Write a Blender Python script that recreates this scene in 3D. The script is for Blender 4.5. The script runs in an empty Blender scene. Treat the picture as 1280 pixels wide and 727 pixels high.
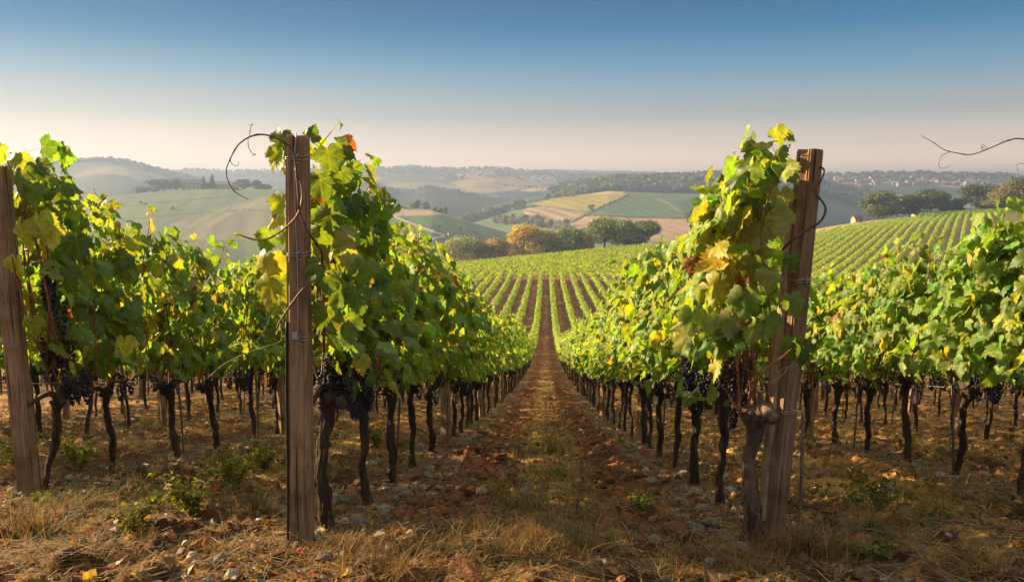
import bpy, math
import numpy as np
from math import radians, sin, cos, tan, pi, sqrt, atan2

# ------------------------------------------------------------------ camera, sky, sun, exposure
scene = bpy.context.scene
COL = scene.collection
F = 1000.0                       # focal length in photograph pixels (1280 wide)
PITCH = math.atan(128.5 / 1000.0)
YAW = math.atan(43.0 / 1000.0)
cam_d = bpy.data.cameras.new('camera')
cam_d.sensor_width = 36.0
cam_d.lens = 36.0 * F / 1280.0
cam_d.clip_start = 0.05
cam_d.clip_end = 60000.0
cam = bpy.data.objects.new('camera', cam_d)
COL.objects.link(cam)
cam.location = (0, 0, 0)
cam.rotation_euler = (pi / 2 - PITCH, 0, YAW)
scene.camera = cam

SUN_EL = radians(19.0)
SUN_AZ = radians(68.0)           # to the left of the row direction (+Y)
SUN_DIR = np.array([-cos(SUN_EL) * sin(SUN_AZ), cos(SUN_EL) * cos(SUN_AZ), sin(SUN_EL)])
sun_d = bpy.data.lights.new('sun', 'SUN')
sun_d.energy = 5.0
sun_d.color = (1.0, 0.74, 0.42)
sun_d.angle = radians(0.6)
sun = bpy.data.objects.new('sun', sun_d)
COL.objects.link(sun)
# a sun lamp shines along its local -Z: point local +Z at the sun
sun.rotation_euler = (pi / 2 - SUN_EL, 0, atan2(SUN_DIR[0], -SUN_DIR[1]))

world = bpy.data.worlds.new('World')
scene.world = world
world.use_nodes = True
wn = world.node_tree.nodes
wl = world.node_tree.links
wn.clear()
w_out = wn.new('ShaderNodeOutputWorld')
w_bg = wn.new('ShaderNodeBackground')
w_sky = wn.new('ShaderNodeTexSky')
w_sky.sky_type = 'NISHITA'
w_sky.sun_disc = False
w_sky.sun_elevation = SUN_EL
w_sky.sun_rotation = -SUN_AZ     # measured from +Y
w_sky.altitude = 200
w_sky.air_density = 1.0
w_sky.dust_density = 0.6
w_sky.ozone_density = 2.5
w_geo = wn.new('ShaderNodeTexCoord')
w_sep = wn.new('ShaderNodeSeparateXYZ')
w_ramp = wn.new('ShaderNodeValToRGB')
w_mul = wn.new('ShaderNodeMix')
w_mul.data_type = 'RGBA'
w_mul.blend_type = 'MULTIPLY'
w_mul.inputs[0].default_value = 1.0
wl.new(w_geo.outputs['Generated'], w_sep.inputs[0])
wl.new(w_sep.outputs['Z'], w_ramp.inputs[0])
cr = w_ramp.color_ramp
SKY_RAMP = [(0.0, (1.5, .97, .60)), (0.02, (1.35, .90, .57)), (0.035, (.92, .64, .44)), (0.05, (.60, .465, .355)), (0.085, (.262, .272, .258)), (0.135, (.086, .190, .268)),
            (0.185, (.0, .103, .21)), (0.23, (.0, .045, .150)), (0.40, (.08, .14, .21)), (0.62, (.43, .43, .42)), (1.0, (.54, .51, .49))]
cr.elements[0].position, cr.elements[0].color = SKY_RAMP[0][0], (*SKY_RAMP[0][1], 1)
cr.elements[1].position, cr.elements[1].color = SKY_RAMP[-1][0], (*SKY_RAMP[-1][1], 1)
for p_, c_ in SKY_RAMP[1:-1]:
    e = cr.elements.new(p_)
    e.color = (*c_, 1)
# the clear evening gradient of this sky, laid over the physical sky
SKY_GAIN = 3.3
# a little brighter towards the sun
w_dot = wn.new('ShaderNodeVectorMath')
w_dot.operation = 'DOT_PRODUCT'
wl.new(w_geo.outputs['Generated'], w_dot.inputs[0])
w_dot.inputs[1].default_value = tuple(SUN_DIR)
w_pw = wn.new('ShaderNodeMath')
w_pw.operation = 'POWER'
w_cl = wn.new('ShaderNodeMath')
w_cl.operation = 'MAXIMUM'
wl.new(w_dot.outputs['Value'], w_cl.inputs[0])
w_cl.inputs[1].default_value = 0.0
wl.new(w_cl.outputs[0], w_pw.inputs[0])
w_pw.inputs[1].default_value = 2.5
w_add = wn.new('ShaderNodeMix')
w_add.data_type = 'RGBA'
w_add.blend_type = 'ADD'
w_low = wn.new('ShaderNodeMath')                 # only low in the sky
w_low.operation = 'MULTIPLY_ADD'
w_low.use_clamp = True
wl.new(w_sep.outputs['Z'], w_low.inputs[0])
w_low.inputs[1].default_value = -6.0
w_low.inputs[2].default_value = 1.0
w_gl = wn.new('ShaderNodeMath')
w_gl.operation = 'MULTIPLY'
wl.new(w_pw.outputs[0], w_gl.inputs[0])
wl.new(w_low.outputs[0], w_gl.inputs[1])
wl.new(w_gl.outputs[0], w_add.inputs[0])
wl.new(w_ramp.outputs[0], w_add.inputs[6])
w_add.inputs[7].default_value = (.50, .37, .22, 1)
wl.new(w_add.outputs[2], w_mul.inputs[6])
w_mul.inputs[7].default_value = (SKY_GAIN, SKY_GAIN, SKY_GAIN, 1)
w_mix = wn.new('ShaderNodeMix')
w_mix.data_type = 'RGBA'
w_mix.inputs[0].default_value = 0.99
wl.new(w_sky.outputs[0], w_mix.inputs[6])
wl.new(w_mul.outputs[2], w_mix.inputs[7])
wl.new(w_mix.outputs[2], w_bg.inputs['Color'])
w_bg.inputs['Strength'].default_value = 0.15
wl.new(w_bg.outputs[0], w_out.inputs['Surface'])

scene.view_settings.view_transform = 'Standard'
scene.view_settings.look = 'None'
scene.view_settings.exposure = 1.9
scene.view_settings.gamma = 1.0
scene.view_settings.use_curve_mapping = False
HAZE_DENSITY = 0.00052

scene.render.engine = 'CYCLES'
cy = scene.cycles
cy.use_denoising = True
cy.use_adaptive_sampling = True
cy.adaptive_threshold = 0.02
cy.max_bounces = 6
cy.diffuse_bounces = 3
cy.glossy_bounces = 2
cy.transmission_bounces = 3
cy.transparent_max_bounces = 4
cy.volume_bounces = 0
cy.caustics_reflective = False
cy.caustics_refractive = False

# ------------------------------------------------------------------ pixel helpers (photo pixels 1280 x 727)
_right = np.array([cos(YAW), sin(YAW), 0.0])
_fh = np.array([-sin(YAW), cos(YAW), 0.0])
_fwd = _fh * cos(PITCH) + np.array([0, 0, -sin(PITCH)])
_up = np.cross(_right, _fwd)


def at(px, py, y):
    """world point seen at photo pixel (px, py) whose distance along the rows (+Y) is y"""
    d = _right * (px - 640) / F + _up * -(py - 363.5) / F + _fwd
    return d * (y / d[1])


def project(P):
    P = np.asarray(P, float)
    x = P @ _right
    yy = P @ _up
    z = P @ _fwd
    z = np.where(z < 1e-3, 1e-3, z)
    return 640 + F * x / z, 363.5 - F * yy / z


# ------------------------------------------------------------------ noise
def _hash(ix, iy, seed):
    h = (ix.astype(np.int64) * 374761393 + iy.astype(np.int64) * 668265263 + seed * 974711) & 0xffffffff
    h = ((h ^ (h >> 13)) * 1274126177) & 0xffffffff
    return ((h ^ (h >> 16)) & 0xffff) / 65535.0


def noise2(x, y, seed=0):
    """value noise in 0..1"""
    x = np.asarray(x, float)
    y = np.asarray(y, float)
    ix, iy = np.floor(x), np.floor(y)
    fx, fy = x - ix, y - iy
    fx = fx * fx * (3 - 2 * fx)
    fy = fy * fy * (3 - 2 * fy)
    a = _hash(ix, iy, seed)
    b = _hash(ix + 1, iy, seed)
    c = _hash(ix, iy + 1, seed)
    d = _hash(ix + 1, iy + 1, seed)
    return (a * (1 - fx) + b * fx) * (1 - fy) + (c * (1 - fx) + d * fx) * fy


def fbm(x, y, seed=0, octv=4):
    s, a, t = 0.0, 0.5, 0.0
    for k in range(octv):
        s = s + a * noise2(x * 2 ** k + 17.3 * k, y * 2 ** k - 9.1 * k, seed + k)
        t += a
        a *= 0.5
    return s / t


def sstep(a, b, x):
    t = np.clip((np.asarray(x, float) - a) / (b - a), 0, 1)
    return t * t * (3 - 2 * t)


# ------------------------------------------------------------------ terrain heights
_ky = np.array([-400, -50, 0, 2.5, 3.3, 4.5, 7.4, 12, 35, 60, 84, 120, 168, 300, 420, 700.])
_kz = np.array([-1.2, -1.2, -1.3, -1.38, -1.55, -1.85, -2.5, -3.6, -8.4, -12.9, -16, -18.0, -19.4, -25, -30, -42.])
_dk = np.diff(_kz) / np.diff(_ky)
_m = np.zeros(len(_ky))
_m[1:-1] = np.where(_dk[:-1] * _dk[1:] > 0, 2 * _dk[:-1] * _dk[1:] / (_dk[:-1] + _dk[1:] - 1e-12), 0)
_m[0], _m[-1] = _dk[0], _dk[-1]


def prof(y):
    y = np.clip(y, _ky[0], _ky[-1])
    i = np.clip(np.searchsorted(_ky, y, side='right') - 1, 0, len(_ky) - 2)
    h = _ky[i + 1] - _ky[i]
    t = (y - _ky[i]) / h
    return ((2 * t ** 3 - 3 * t ** 2 + 1) * _kz[i] + (t ** 3 - 2 * t ** 2 + t) * h * _m[i]
            + (-2 * t ** 3 + 3 * t ** 2) * _kz[i + 1] + (t ** 3 - t ** 2) * h * _m[i + 1])


EDGE_U = [-400, 565, 850, 1010, 1060, 1100, 1165, 1250, 1400, 2000]
EDGE_Y = [290, 300, 300, 312, 360, 390, 410, 425, 450, 450]
# ridges: crest pixel rows by column, distance by column, front slope, back slope, rounding
RIDGES = {
    'A': dict(u=[-400, 60, 180, 260, 340, 400, 450, 500, 540, 600, 640, 690, 720, 760],
              y=[262, 252, 240, 237, 237.5, 243, 250, 257, 262, 281, 293, 304, 320, 360],
              d=([-400, 300, 600, 760], [800, 800, 660, 600]), sf=.12, sb=.10, w=25),
    'B': dict(u=[520, 560, 600, 640, 660, 715, 760, 800, 860, 920, 1000, 1080],
              y=[300, 285, 272, 259, 254, 244.5, 238.5, 240, 242, 246, 256, 290],
              d=([500, 760, 1100], [1050, 1150, 1100]), sf=.11, sb=.12, w=30),
    'C': dict(u=[600, 660, 700, 730, 760, 800, 850, 900, 960, 1000, 1020, 1060, 1100, 1160],
              y=[262, 246, 238, 233, 229, 227, 226, 225, 227, 231, 236, 245, 256, 275],
              d=([600, 1200], [1350, 1350]), sf=.12, sb=.10, w=40),
    'N': dict(u=[360, 410, 450, 470, 500, 516, 530, 545, 570, 600, 630, 660, 700],
              y=[238, 231, 229, 231, 239, 239.5, 234.5, 235, 239, 245, 249, 254, 268],
              d=([300, 700], [1500, 1500]), sf=.12, sb=.12, w=40),
    'E': dict(u=[-400, 0, 60, 90, 110, 130, 150, 170, 200, 230, 270, 320],
              y=[220, 213, 209, 208, 206.5, 206, 207.5, 211, 218, 224, 232, 245],
              d=([-400, 400], [1700, 1700]), sf=.13, sb=.1, w=60),
    'M': dict(u=[-400, 180, 215, 240, 280, 310, 340, 400, 440, 480, 500, 520, 545, 570, 595, 620, 650, 680, 720, 760, 800, 850, 900],
              y=[222, 217, 215.5, 214.5, 216.5, 215.5, 216, 214, 212.5, 210.5, 209.5, 209.5, 211.5, 213, 210.5, 210.5, 213, 216, 218, 220, 222, 226, 235],
              d=([0, 900], [2500, 2500]), sf=.10, sb=.1, w=100),
    'D': dict(u=[820, 880, 940, 1000, 1030, 1060, 1090, 1130, 1160, 1190, 1230, 1280, 1400, 2000],
              y=[238, 229, 224, 222, 221, 220.5, 219.5, 219.5, 221, 222.5, 222.5, 225, 226, 226],
              d=([800, 1400], [2050, 2050]), sf=.09, sb=.1, w=80),
    'G': dict(u=[-400, 600, 640, 680, 700, 735, 765, 800, 830, 900, 1000, 2000],
              y=[220, 217, 215, 212.2, 213, 214.5, 213.5, 215.5, 217, 219, 221, 222],
              d=([0, 900], [3500, 3500]), sf=.10, sb=.1, w=120),
}


def near_h(x, y):
    yy = np.maximum(y, 0.5)
    u = 683 + 1000 * np.clip(x / yy, -1.2, 1.2)
    s = 0.10 * sstep(110, 300, y)
    xs = 250 * np.tanh(x / 250.0)
    z = prof(y) + s * xs
    e = np.interp(u, EDGE_U, EDGE_Y)
    t = np.maximum(y - e, 0)
    return z - 0.24 * (np.sqrt(t * t + 36) - 6), u


def H(x, y, full=False):
    x = np.asarray(x, float)
    y = np.asarray(y, float)
    zn, u = near_h(x, y)
    r = np.hypot(x, y)
    z = np.maximum(zn, -70.0)
    rid = np.zeros(z.shape, int)
    far = r > 330
    if not np.any(far):
        return (z, rid, u) if full else z
    for k, (nm, R) in enumerate(RIDGES.items()):
        d = np.interp(u, *R['d'])
        zc = (235 - np.interp(u, R['u'], R['y'], left=330, right=330)) * d / 1000.0
        t = d - r * 1.0
        w = R['w']
        fall = np.where(t > 0, R['sf'] * (np.sqrt(t * t + w * w) - w), R['sb'] * (np.sqrt(t * t + w * w) - w))
        zr = np.where(far, zc - fall + (fbm(x / 90., y / 90., 40 + k, 3) - .5) * d * .004, -999)
        rid = np.where(zr > z, k + 1, rid)
        z = np.maximum(z, zr)
    return (z, rid, u) if full else z


def row_dist(x):
    q = np.mod(np.asarray(x, float) + 1.05, 2.1)
    return np.minimum(q, 2.1 - q)


def micro(x, y):
    """small relief of the tilled soil (metres), fading with distance"""
    x = np.asarray(x, float)
    y = np.asarray(y, float)
    r = np.hypot(x, y)
    amt = np.clip(1.25 - r / 42.0, 0, 1)
    dr = row_dist(x)
    track = sstep(.28, .42, dr) * (1 - sstep(.74, .9, dr))
    wx = x + .06 * noise2(x * 9, y * 9, 8)
    wy = y + .06 * noise2(x * 9, y * 9, 9)
    c1 = noise2(wx * 8.5, wy * 8.5, 3)
    c2 = np.abs(noise2(wx * 17, wy * 17, 4) - .5) * 2
    c3 = noise2(x * 36, y * 36, 5)
    c4 = noise2(x * 70, y * 70, 6)
    clod = sstep(.35, .7, c1) * .045 + (1 - c2) * .018 + c3 * .022 + c4 * .010
    base = (fbm(x * 1.7, y * 1.7, 7, 3) - .5) * .04
    rut = -.060 * np.exp(-((dr - .55) / .15) ** 2) + .03 * sstep(.78, 1.0, dr)
    return amt * (base + clod * (.45 + .8 * track) + rut - .02)


def Hs(x, y):
    return H(x, y) + micro(x, y)


# ------------------------------------------------------------------ mesh + object helpers
def make_mesh(name, V, faces, tint=None, uvv=None, smooth=False):
    """faces: list of int arrays (n, k)"""
    V = np.ascontiguousarray(V, dtype=np.float32)
    me = bpy.data.meshes.new(name)
    faces = [np.asarray(f, dtype=np.int32) for f in faces if len(f)]
    nf = sum(len(f) for f in faces)
    me.vertices.add(len(V))
    me.vertices.foreach_set('co', V.ravel())
    idx = np.concatenate([f.ravel() for f in faces])
    tot = np.concatenate([np.full(len(f), f.shape[1], np.int32) for f in faces])
    st = np.concatenate([[0], np.cumsum(tot)[:-1]]).astype(np.int32)
    me.loops.add(len(idx))
    me.loops.foreach_set('vertex_index', idx)
    me.polygons.add(nf)
    me.polygons.foreach_set('loop_start', st)
    me.polygons.foreach_set('loop_total', tot)
    me.polygons.foreach_set('use_smooth', np.full(nf, smooth, dtype=bool))
    me.update(calc_edges=True)
    if tint is not None:
        a = me.attributes.new('tint', 'FLOAT_COLOR', 'POINT')
        t = np.ones((len(V), 4), np.float32)
        t[:, :3] = tint
        a.data.foreach_set('color', t.ravel())
    if uvv is not None:
        a = me.attributes.new('leafuv', 'FLOAT_VECTOR', 'POINT')
        u = np.zeros((len(V), 3), np.float32)
        u[:, :uvv.shape[1]] = uvv
        a.data.foreach_set('vector', u.ravel())
    me.validate()
    return me


class MB:
    """collects pieces of ONE mesh"""
    def __init__(self):
        self.V, self.F, self.T, self.U, self.n = [], [], [], [], 0

    def add(self, V, faces, tint=(1, 1, 1), uvv=None):
        V = np.asarray(V, float)
        self.V.append(V)
        for f in faces:
            if len(f):
                self.F.append(np.asarray(f) + self.n)
        t = np.empty((len(V), 3))
        t[:] = tint
        self.T.append(t)
        u = np.zeros((len(V), 3))
        if uvv is not None:
            u[:, :uvv.shape[1]] = uvv
        self.U.append(u)
        self.n += len(V)

    def mesh(self, name, mat, smooth=False):
        byk = {}
        for f in self.F:
            byk.setdefault(f.shape[1], []).append(f)
        me = make_mesh(name, np.vstack(self.V), [np.vstack(v) for v in byk.values()],
                       np.vstack(self.T), np.vstack(self.U), smooth)
        for m_ in (mat if isinstance(mat, (list, tuple)) else [mat]):
            me.materials.append(m_)
        return me


def link(name, me, parent=None, loc=None, rot=None, scale=None):
    o = bpy.data.objects.new(name, me)
    COL.objects.link(o)
    if parent is not None:
        o.parent = parent
    if loc is not None:
        o.location = loc
    if rot is not None:
        o.rotation_euler = rot
    if scale is not None:
        o.scale = scale
    return o


def tag(o, label=None, cat=None, group=None, kind=None):
    if label:
        o['label'] = label
    if cat:
        o['category'] = cat
    if group:
        o['group'] = group
    if kind:
        o['kind'] = kind
    return o


def empty(name, loc=(0, 0, 0), rot=(0, 0, 0)):
    o = bpy.data.objects.new(name, None)
    COL.objects.link(o)
    o.location = loc
    o.rotation_euler = rot
    o.empty_display_size = .2
    return o


def tube(path, rad, seg=7, rng=None, rough=0.0, cap=True):
    """tube along path; returns V, [quads, tris]"""
    P = np.asarray(path, float)
    n = len(P)
    rad = np.broadcast_to(np.asarray(rad, float), (n,))
    T = np.gradient(P, axis=0)
    T /= np.linalg.norm(T, axis=1)[:, None] + 1e-9
    a = np.array([1., 0, 0]) if abs(T[0][0]) < .8 else np.array([0, 1., 0])
    N = np.zeros((n, 3))
    N[0] = np.cross(T[0], a)
    N[0] /= np.linalg.norm(N[0])
    for i in range(1, n):
        v = N[i - 1] - T[i] * (N[i - 1] @ T[i])
        N[i] = v / (np.linalg.norm(v) + 1e-9)
    B = np.cross(T, N)
    ang = np.arange(seg) * 2 * pi / seg
    rr = np.repeat(rad[:, None], seg, 1)
    if rng is not None and rough:
        rr = rr * (1 + rough * rng.normal(size=rr.shape)) * (1 + rough * rng.normal(size=(1, seg)))
    V = P[:, None, :] + rr[:, :, None] * (np.cos(ang)[None, :, None] * N[:, None, :] + np.sin(ang)[None, :, None] * B[:, None, :])
    V = V.reshape(-1, 3)
    i = np.arange(n - 1)[:, None] * seg
    j = np.arange(seg)[None, :]
    k = (j + 1) % seg
    Q = np.stack([i + j, i + k, i + seg + k, i + seg + j], -1).reshape(-1, 4)
    fs = [Q]
    if cap:
        V = np.vstack([V, P[0], P[-1]])
        a0 = n * seg
        jj = np.arange(seg)
        kk = (jj + 1) % seg
        fs.append(np.stack([kk, jj, np.full(seg, a0)], -1))
        fs.append(np.stack([jj + (n - 1) * seg, kk + (n - 1) * seg, np.full(seg, a0 + 1)], -1))
    return V, fs


def smooth_path(pts, n):
    """Catmull-Rom resample"""
    P = np.asarray(pts, float)
    P = np.vstack([2 * P[0] - P[1], P, 2 * P[-1] - P[-2]])
    out = []
    m = len(P) - 3
    for t in np.linspace(0, m - 1e-6, n):
        i = int(t)
        f = t - i
        p0, p1, p2, p3 = P[i:i + 4]
        out.append(.5 * ((2 * p1) + (-p0 + p2) * f + (2 * p0 - 5 * p1 + 4 * p2 - p3) * f * f + (-p0 + 3 * p1 - 3 * p2 + p3) * f ** 3))
    return np.array(out)


def box(sx, sy, sz, c=(0, 0, 0)):
    v = np.array([[x, y, z] for z in (-.5, .5) for y in (-.5, .5) for x in (-.5, .5)]) * [sx, sy, sz] + np.asarray(c, float)
    f = np.array([[0, 2, 3, 1], [4, 5, 7, 6], [0, 1, 5, 4], [2, 6, 7, 3], [0, 4, 6, 2], [1, 3, 7, 5]])
    return v, [f]


def ico(sub=1):
    t = (1 + 5 ** .5) / 2
    v = [[-1, t, 0], [1, t, 0], [-1, -t, 0], [1, -t, 0], [0, -1, t], [0, 1, t], [0, -1, -t], [0, 1, -t], [t, 0, -1], [t, 0, 1], [-t, 0, -1], [-t, 0, 1]]
    f = [[0, 11, 5], [0, 5, 1], [0, 1, 7], [0, 7, 10], [0, 10, 11], [1, 5, 9], [5, 11, 4], [11, 10, 2], [10, 7, 6], [7, 1, 8],
         [3, 9, 4], [3, 4, 2], [3, 2, 6], [3, 6, 8], [3, 8, 9], [4, 9, 5], [2, 4, 11], [6, 2, 10], [8, 6, 7], [9, 8, 1]]
    v = [np.array(p) / np.linalg.norm(p) for p in v]
    for _ in range(sub):
        mid, nf = {}, []

        def mp(a, b):
            k = (min(a, b), max(a, b))
            if k not in mid:
                p = v[a] + v[b]
                v.append(p / np.linalg.norm(p))
                mid[k] = len(v) - 1
            return mid[k]
        for a, b, c in f:
            x, y, z = mp(a, b), mp(b, c), mp(c, a)
            nf += [[a, x, z], [b, y, x], [c, z, y], [x, y, z]]
        f = nf
    return np.array(v), np.array(f)


ICO0, ICO1, ICO2 = ico(0), ico(1), ico(2)


# ------------------------------------------------------------------ materials
def new_mat(name):
    m = bpy.data.materials.new(name)
    m.use_nodes = True
    nt = m.node_tree
    nt.nodes.clear()
    out = nt.nodes.new('ShaderNodeOutputMaterial')
    return m, nt.nodes, nt.links, out


def N_(nodes, typ, **kw):
    n = nodes.new(typ)
    for k, v in kw.items():
        setattr(n, k, v)
    return n


def mixc(nodes, links, a, b, fac, blend='MIX'):
    n = nodes.new('ShaderNodeMix')
    n.data_type = 'RGBA'
    n.blend_type = blend
    for s, v in ((0, fac), (6, a), (7, b)):
        if isinstance(v, (int, float)):
            n.inputs[s].default_value = v
        elif isinstance(v, tuple):
            n.inputs[s].default_value = (*v, 1)
        else:
            links.new(v, n.inputs[s])
    return n.outputs[2]


def math_(nodes, links, op, a, b=None, c=None):
    n = nodes.new('ShaderNodeMath')
    n.operation = op
    for i, v in enumerate((a, b, c)):
        if v is None:
            continue
        if isinstance(v, (int, float)):
            n.inputs[i].default_value = v
        else:
            links.new(v, n.inputs[i])
    return n.outputs[0]


def ramp(nodes, links, fac, stops):
    n = nodes.new('ShaderNodeValToRGB')
    links.new(fac, n.inputs[0])
    e = n.color_ramp.elements
    e[0].position, e[0].color = stops[0][0], (*stops[0][1], 1)
    e[1].position, e[1].color = stops[-1][0], (*stops[-1][1], 1)
    for p, c in stops[1:-1]:
        x = e.new(p)
        x.color = (*c, 1)
    return n.outputs[0]


def leaf_material(name, trans=(2.1, 1.75, .42), tfac=.46, rough=.5, spec=.36, veins=True):
    m, n, l, out = new_mat(name)
    at_ = N_(n, 'ShaderNodeAttribute', attribute_name='tint')
    col = at_.outputs['Color']
    if veins:
        uv = N_(n, 'ShaderNodeAttribute', attribute_name='leafuv')
        sep = N_(n, 'ShaderNodeSeparateXYZ')
        l.new(uv.outputs['Vector'], sep.inputs[0])
        x, y = sep.outputs['X'], sep.outputs['Y']
        ang = math_(n, l, 'ARCTAN2', math_(n, l, 'ABSOLUTE', x), y)
        rad = math_(n, l, 'SQRT', math_(n, l, 'ADD', math_(n, l, 'MULTIPLY', x, x), math_(n, l, 'MULTIPLY', y, y)))
        d = math_(n, l, 'PINGPONG', ang, .46)            # veins at 0, 53, 106 degrees
        w = math_(n, l, 'MULTIPLY', d, rad)
        v = math_(n, l, 'LESS_THAN', w, .013)
        nz = N_(n, 'ShaderNodeTexNoise')
        gp = N_(n, 'ShaderNodeNewGeometry')
        nz.inputs['Scale'].default_value = 38.0
        nz.inputs['Detail'].default_value = 3.0
        l.new(gp.outputs['Position'], nz.inputs['Vector'])
        ne = N_(n, 'ShaderNodeTexNoise')             # dry brown patches eating in from some leaf edges
        ne.inputs['Scale'].default_value = 13.0
        ne.inputs['Detail'].default_value = 5.0
        l.new(gp.outputs['Position'], ne.inputs['Vector'])
        dry = math_(n, l, 'ADD', ne.outputs[0], math_(n, l, 'MULTIPLY', rad, .16))
        dry = ramp(n, l, dry, [(.715, (0, 0, 0)), (.75, (1, 1, 1))])
        mot = ramp(n, l, nz.outputs[0], [(.3, (.72, .74, .7)), (.7, (1.25, 1.2, 1.1))])
        col = mixc(n, l, col, mot, 1.0, 'MULTIPLY')
        col = mixc(n, l, col, (.22, .26, .08), math_(n, l, 'MULTIPLY', v, .55))
        col = mixc(n, l, col, (.16, .08, .03), math_(n, l, 'MULTIPLY', dry, .8))
    p = N_(n, 'ShaderNodeBsdfPrincipled')
    p.inputs['Roughness'].default_value = rough
    p.inputs['Specular IOR Level'].default_value = spec
    l.new(col, p.inputs['Base Color'])
    t = N_(n, 'ShaderNodeBsdfTranslucent')
    l.new(mixc(n, l, col, trans, 1.0, 'MULTIPLY'), t.inputs['Color'])
    mx = N_(n, 'ShaderNodeMixShader')
    mx.inputs[0].default_value = tfac
    l.new(p.outputs[0], mx.inputs[1])
    l.new(t.outputs[0], mx.inputs[2])
    l.new(mx.outputs[0], out.inputs['Surface'])
    return m


def tint_material(name, rough=.8, spec=.2, bump=0.0, bscale=40.0, var=.35, vscale=12.0, stretch=(1, 1, 1), metal=0.0):
    """principled material: mesh tint times noise, with bump"""
    m, n, l, out = new_mat(name)
    a = N_(n, 'ShaderNodeAttribute', attribute_name='tint')
    tc = N_(n, 'ShaderNodeTexCoord')
    mp = N_(n, 'ShaderNodeMapping')
    mp.inputs['Scale'].default_value = stretch
    l.new(tc.outputs['Object'], mp.inputs[0])
    nz = N_(n, 'ShaderNodeTexNoise')
    nz.inputs['Scale'].default_value = vscale
    nz.inputs['Detail'].default_value = 6
    l.new(mp.outputs[0], nz.inputs['Vector'])
    lo, hi = 1 - var, 1 + var
    v = ramp(n, l, nz.outputs[0], [(.25, (lo, lo, lo)), (.75, (hi, hi, hi))])
    p = N_(n, 'ShaderNodeBsdfPrincipled')
    l.new(mixc(n, l, a.outputs['Color'], v, 1.0, 'MULTIPLY'), p.inputs['Base Color'])
    p.inputs['Roughness'].default_value = rough
    p.inputs['Specular IOR Level'].default_value = spec
    p.inputs['Metallic'].default_value = metal
    if bump:
        nb = N_(n, 'ShaderNodeTexNoise')
        nb.inputs['Scale'].default_value = bscale
        nb.inputs['Detail'].default_value = 6
        l.new(mp.outputs[0], nb.inputs['Vector'])
        b = N_(n, 'ShaderNodeBump')
        b.inputs['Strength'].default_value = bump
        b.inputs['Distance'].default_value = .01
        l.new(nb.outputs[0], b.inputs['Height'])
        l.new(b.outputs[0], p.inputs['Normal'])
    l.new(p.outputs[0], out.inputs['Surface'])
    return m


def wood_material():
    m, n, l, out = new_mat('weathered_wood')
    a = N_(n, 'ShaderNodeAttribute', attribute_name='tint')
    tc = N_(n, 'ShaderNodeTexCoord')
    mp = N_(n, 'ShaderNodeMapping')
    mp.inputs['Scale'].default_value = (1, 1, .06)
    l.new(tc.outputs['Object'], mp.inputs[0])
    g = N_(n, 'ShaderNodeTexNoise')
    g.inputs['Scale'].default_value = 75
    g.inputs['Detail'].default_value = 8
    g.inputs['Roughness'].default_value = .65
    l.new(mp.outputs[0], g.inputs['Vector'])
    grain = ramp(n, l, g.outputs[0], [(.30, (.30, .27, .25)), (.44, (.75, .72, .7)), (.6, (1.05, 1.03, 1.0)), (.75, (1.4, 1.36, 1.3))])
    b = N_(n, 'ShaderNodeTexNoise')
    b.inputs['Scale'].default_value = 6
    b.inputs['Detail'].default_value = 5
    l.new(tc.outputs['Object'], b.inputs['Vector'])
    blot = ramp(n, l, b.outputs[0], [(.3, (.6, .55, .5)), (.5, (1, 1, 1)), (.72, (1.25, 1.22, 1.2))])
    c = mixc(n, l, a.outputs['Color'], grain, 1.0, 'MULTIPLY')
    c = mixc(n, l, c, blot, 1.0, 'MULTIPLY')
    mp2 = N_(n, 'ShaderNodeMapping')
    mp2.inputs['Scale'].default_value = (1, 1, .022)
    l.new(tc.outputs['Object'], mp2.inputs[0])
    k = N_(n, 'ShaderNodeTexNoise')
    k.inputs['Scale'].default_value = 55
    k.inputs['Detail'].default_value = 2
    l.new(mp2.outputs[0], k.inputs['Vector'])
    crack = ramp(n, l, k.outputs[0], [(.33, (.12, .1, .09)), (.38, (1, 1, 1))])
    c = mixc(n, l, c, crack, .9, 'MULTIPLY')
    p = N_(n, 'ShaderNodeBsdfPrincipled')
    p.inputs['Roughness'].default_value = .85
    p.inputs['Specular IOR Level'].default_value = .15
    l.new(c, p.inputs['Base Color'])
    bp = N_(n, 'ShaderNodeBump')
    bp.inputs['Strength'].default_value = .7
    bp.inputs['Distance'].default_value = .006
    hh = mixc(n, l, g.outputs[0], crack, .5, 'MULTIPLY')
    l.new(hh, bp.inputs['Height'])
    l.new(bp.outputs[0], p.inputs['Normal'])
    l.new(p.outputs[0], out.inputs['Surface'])
    return m


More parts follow.
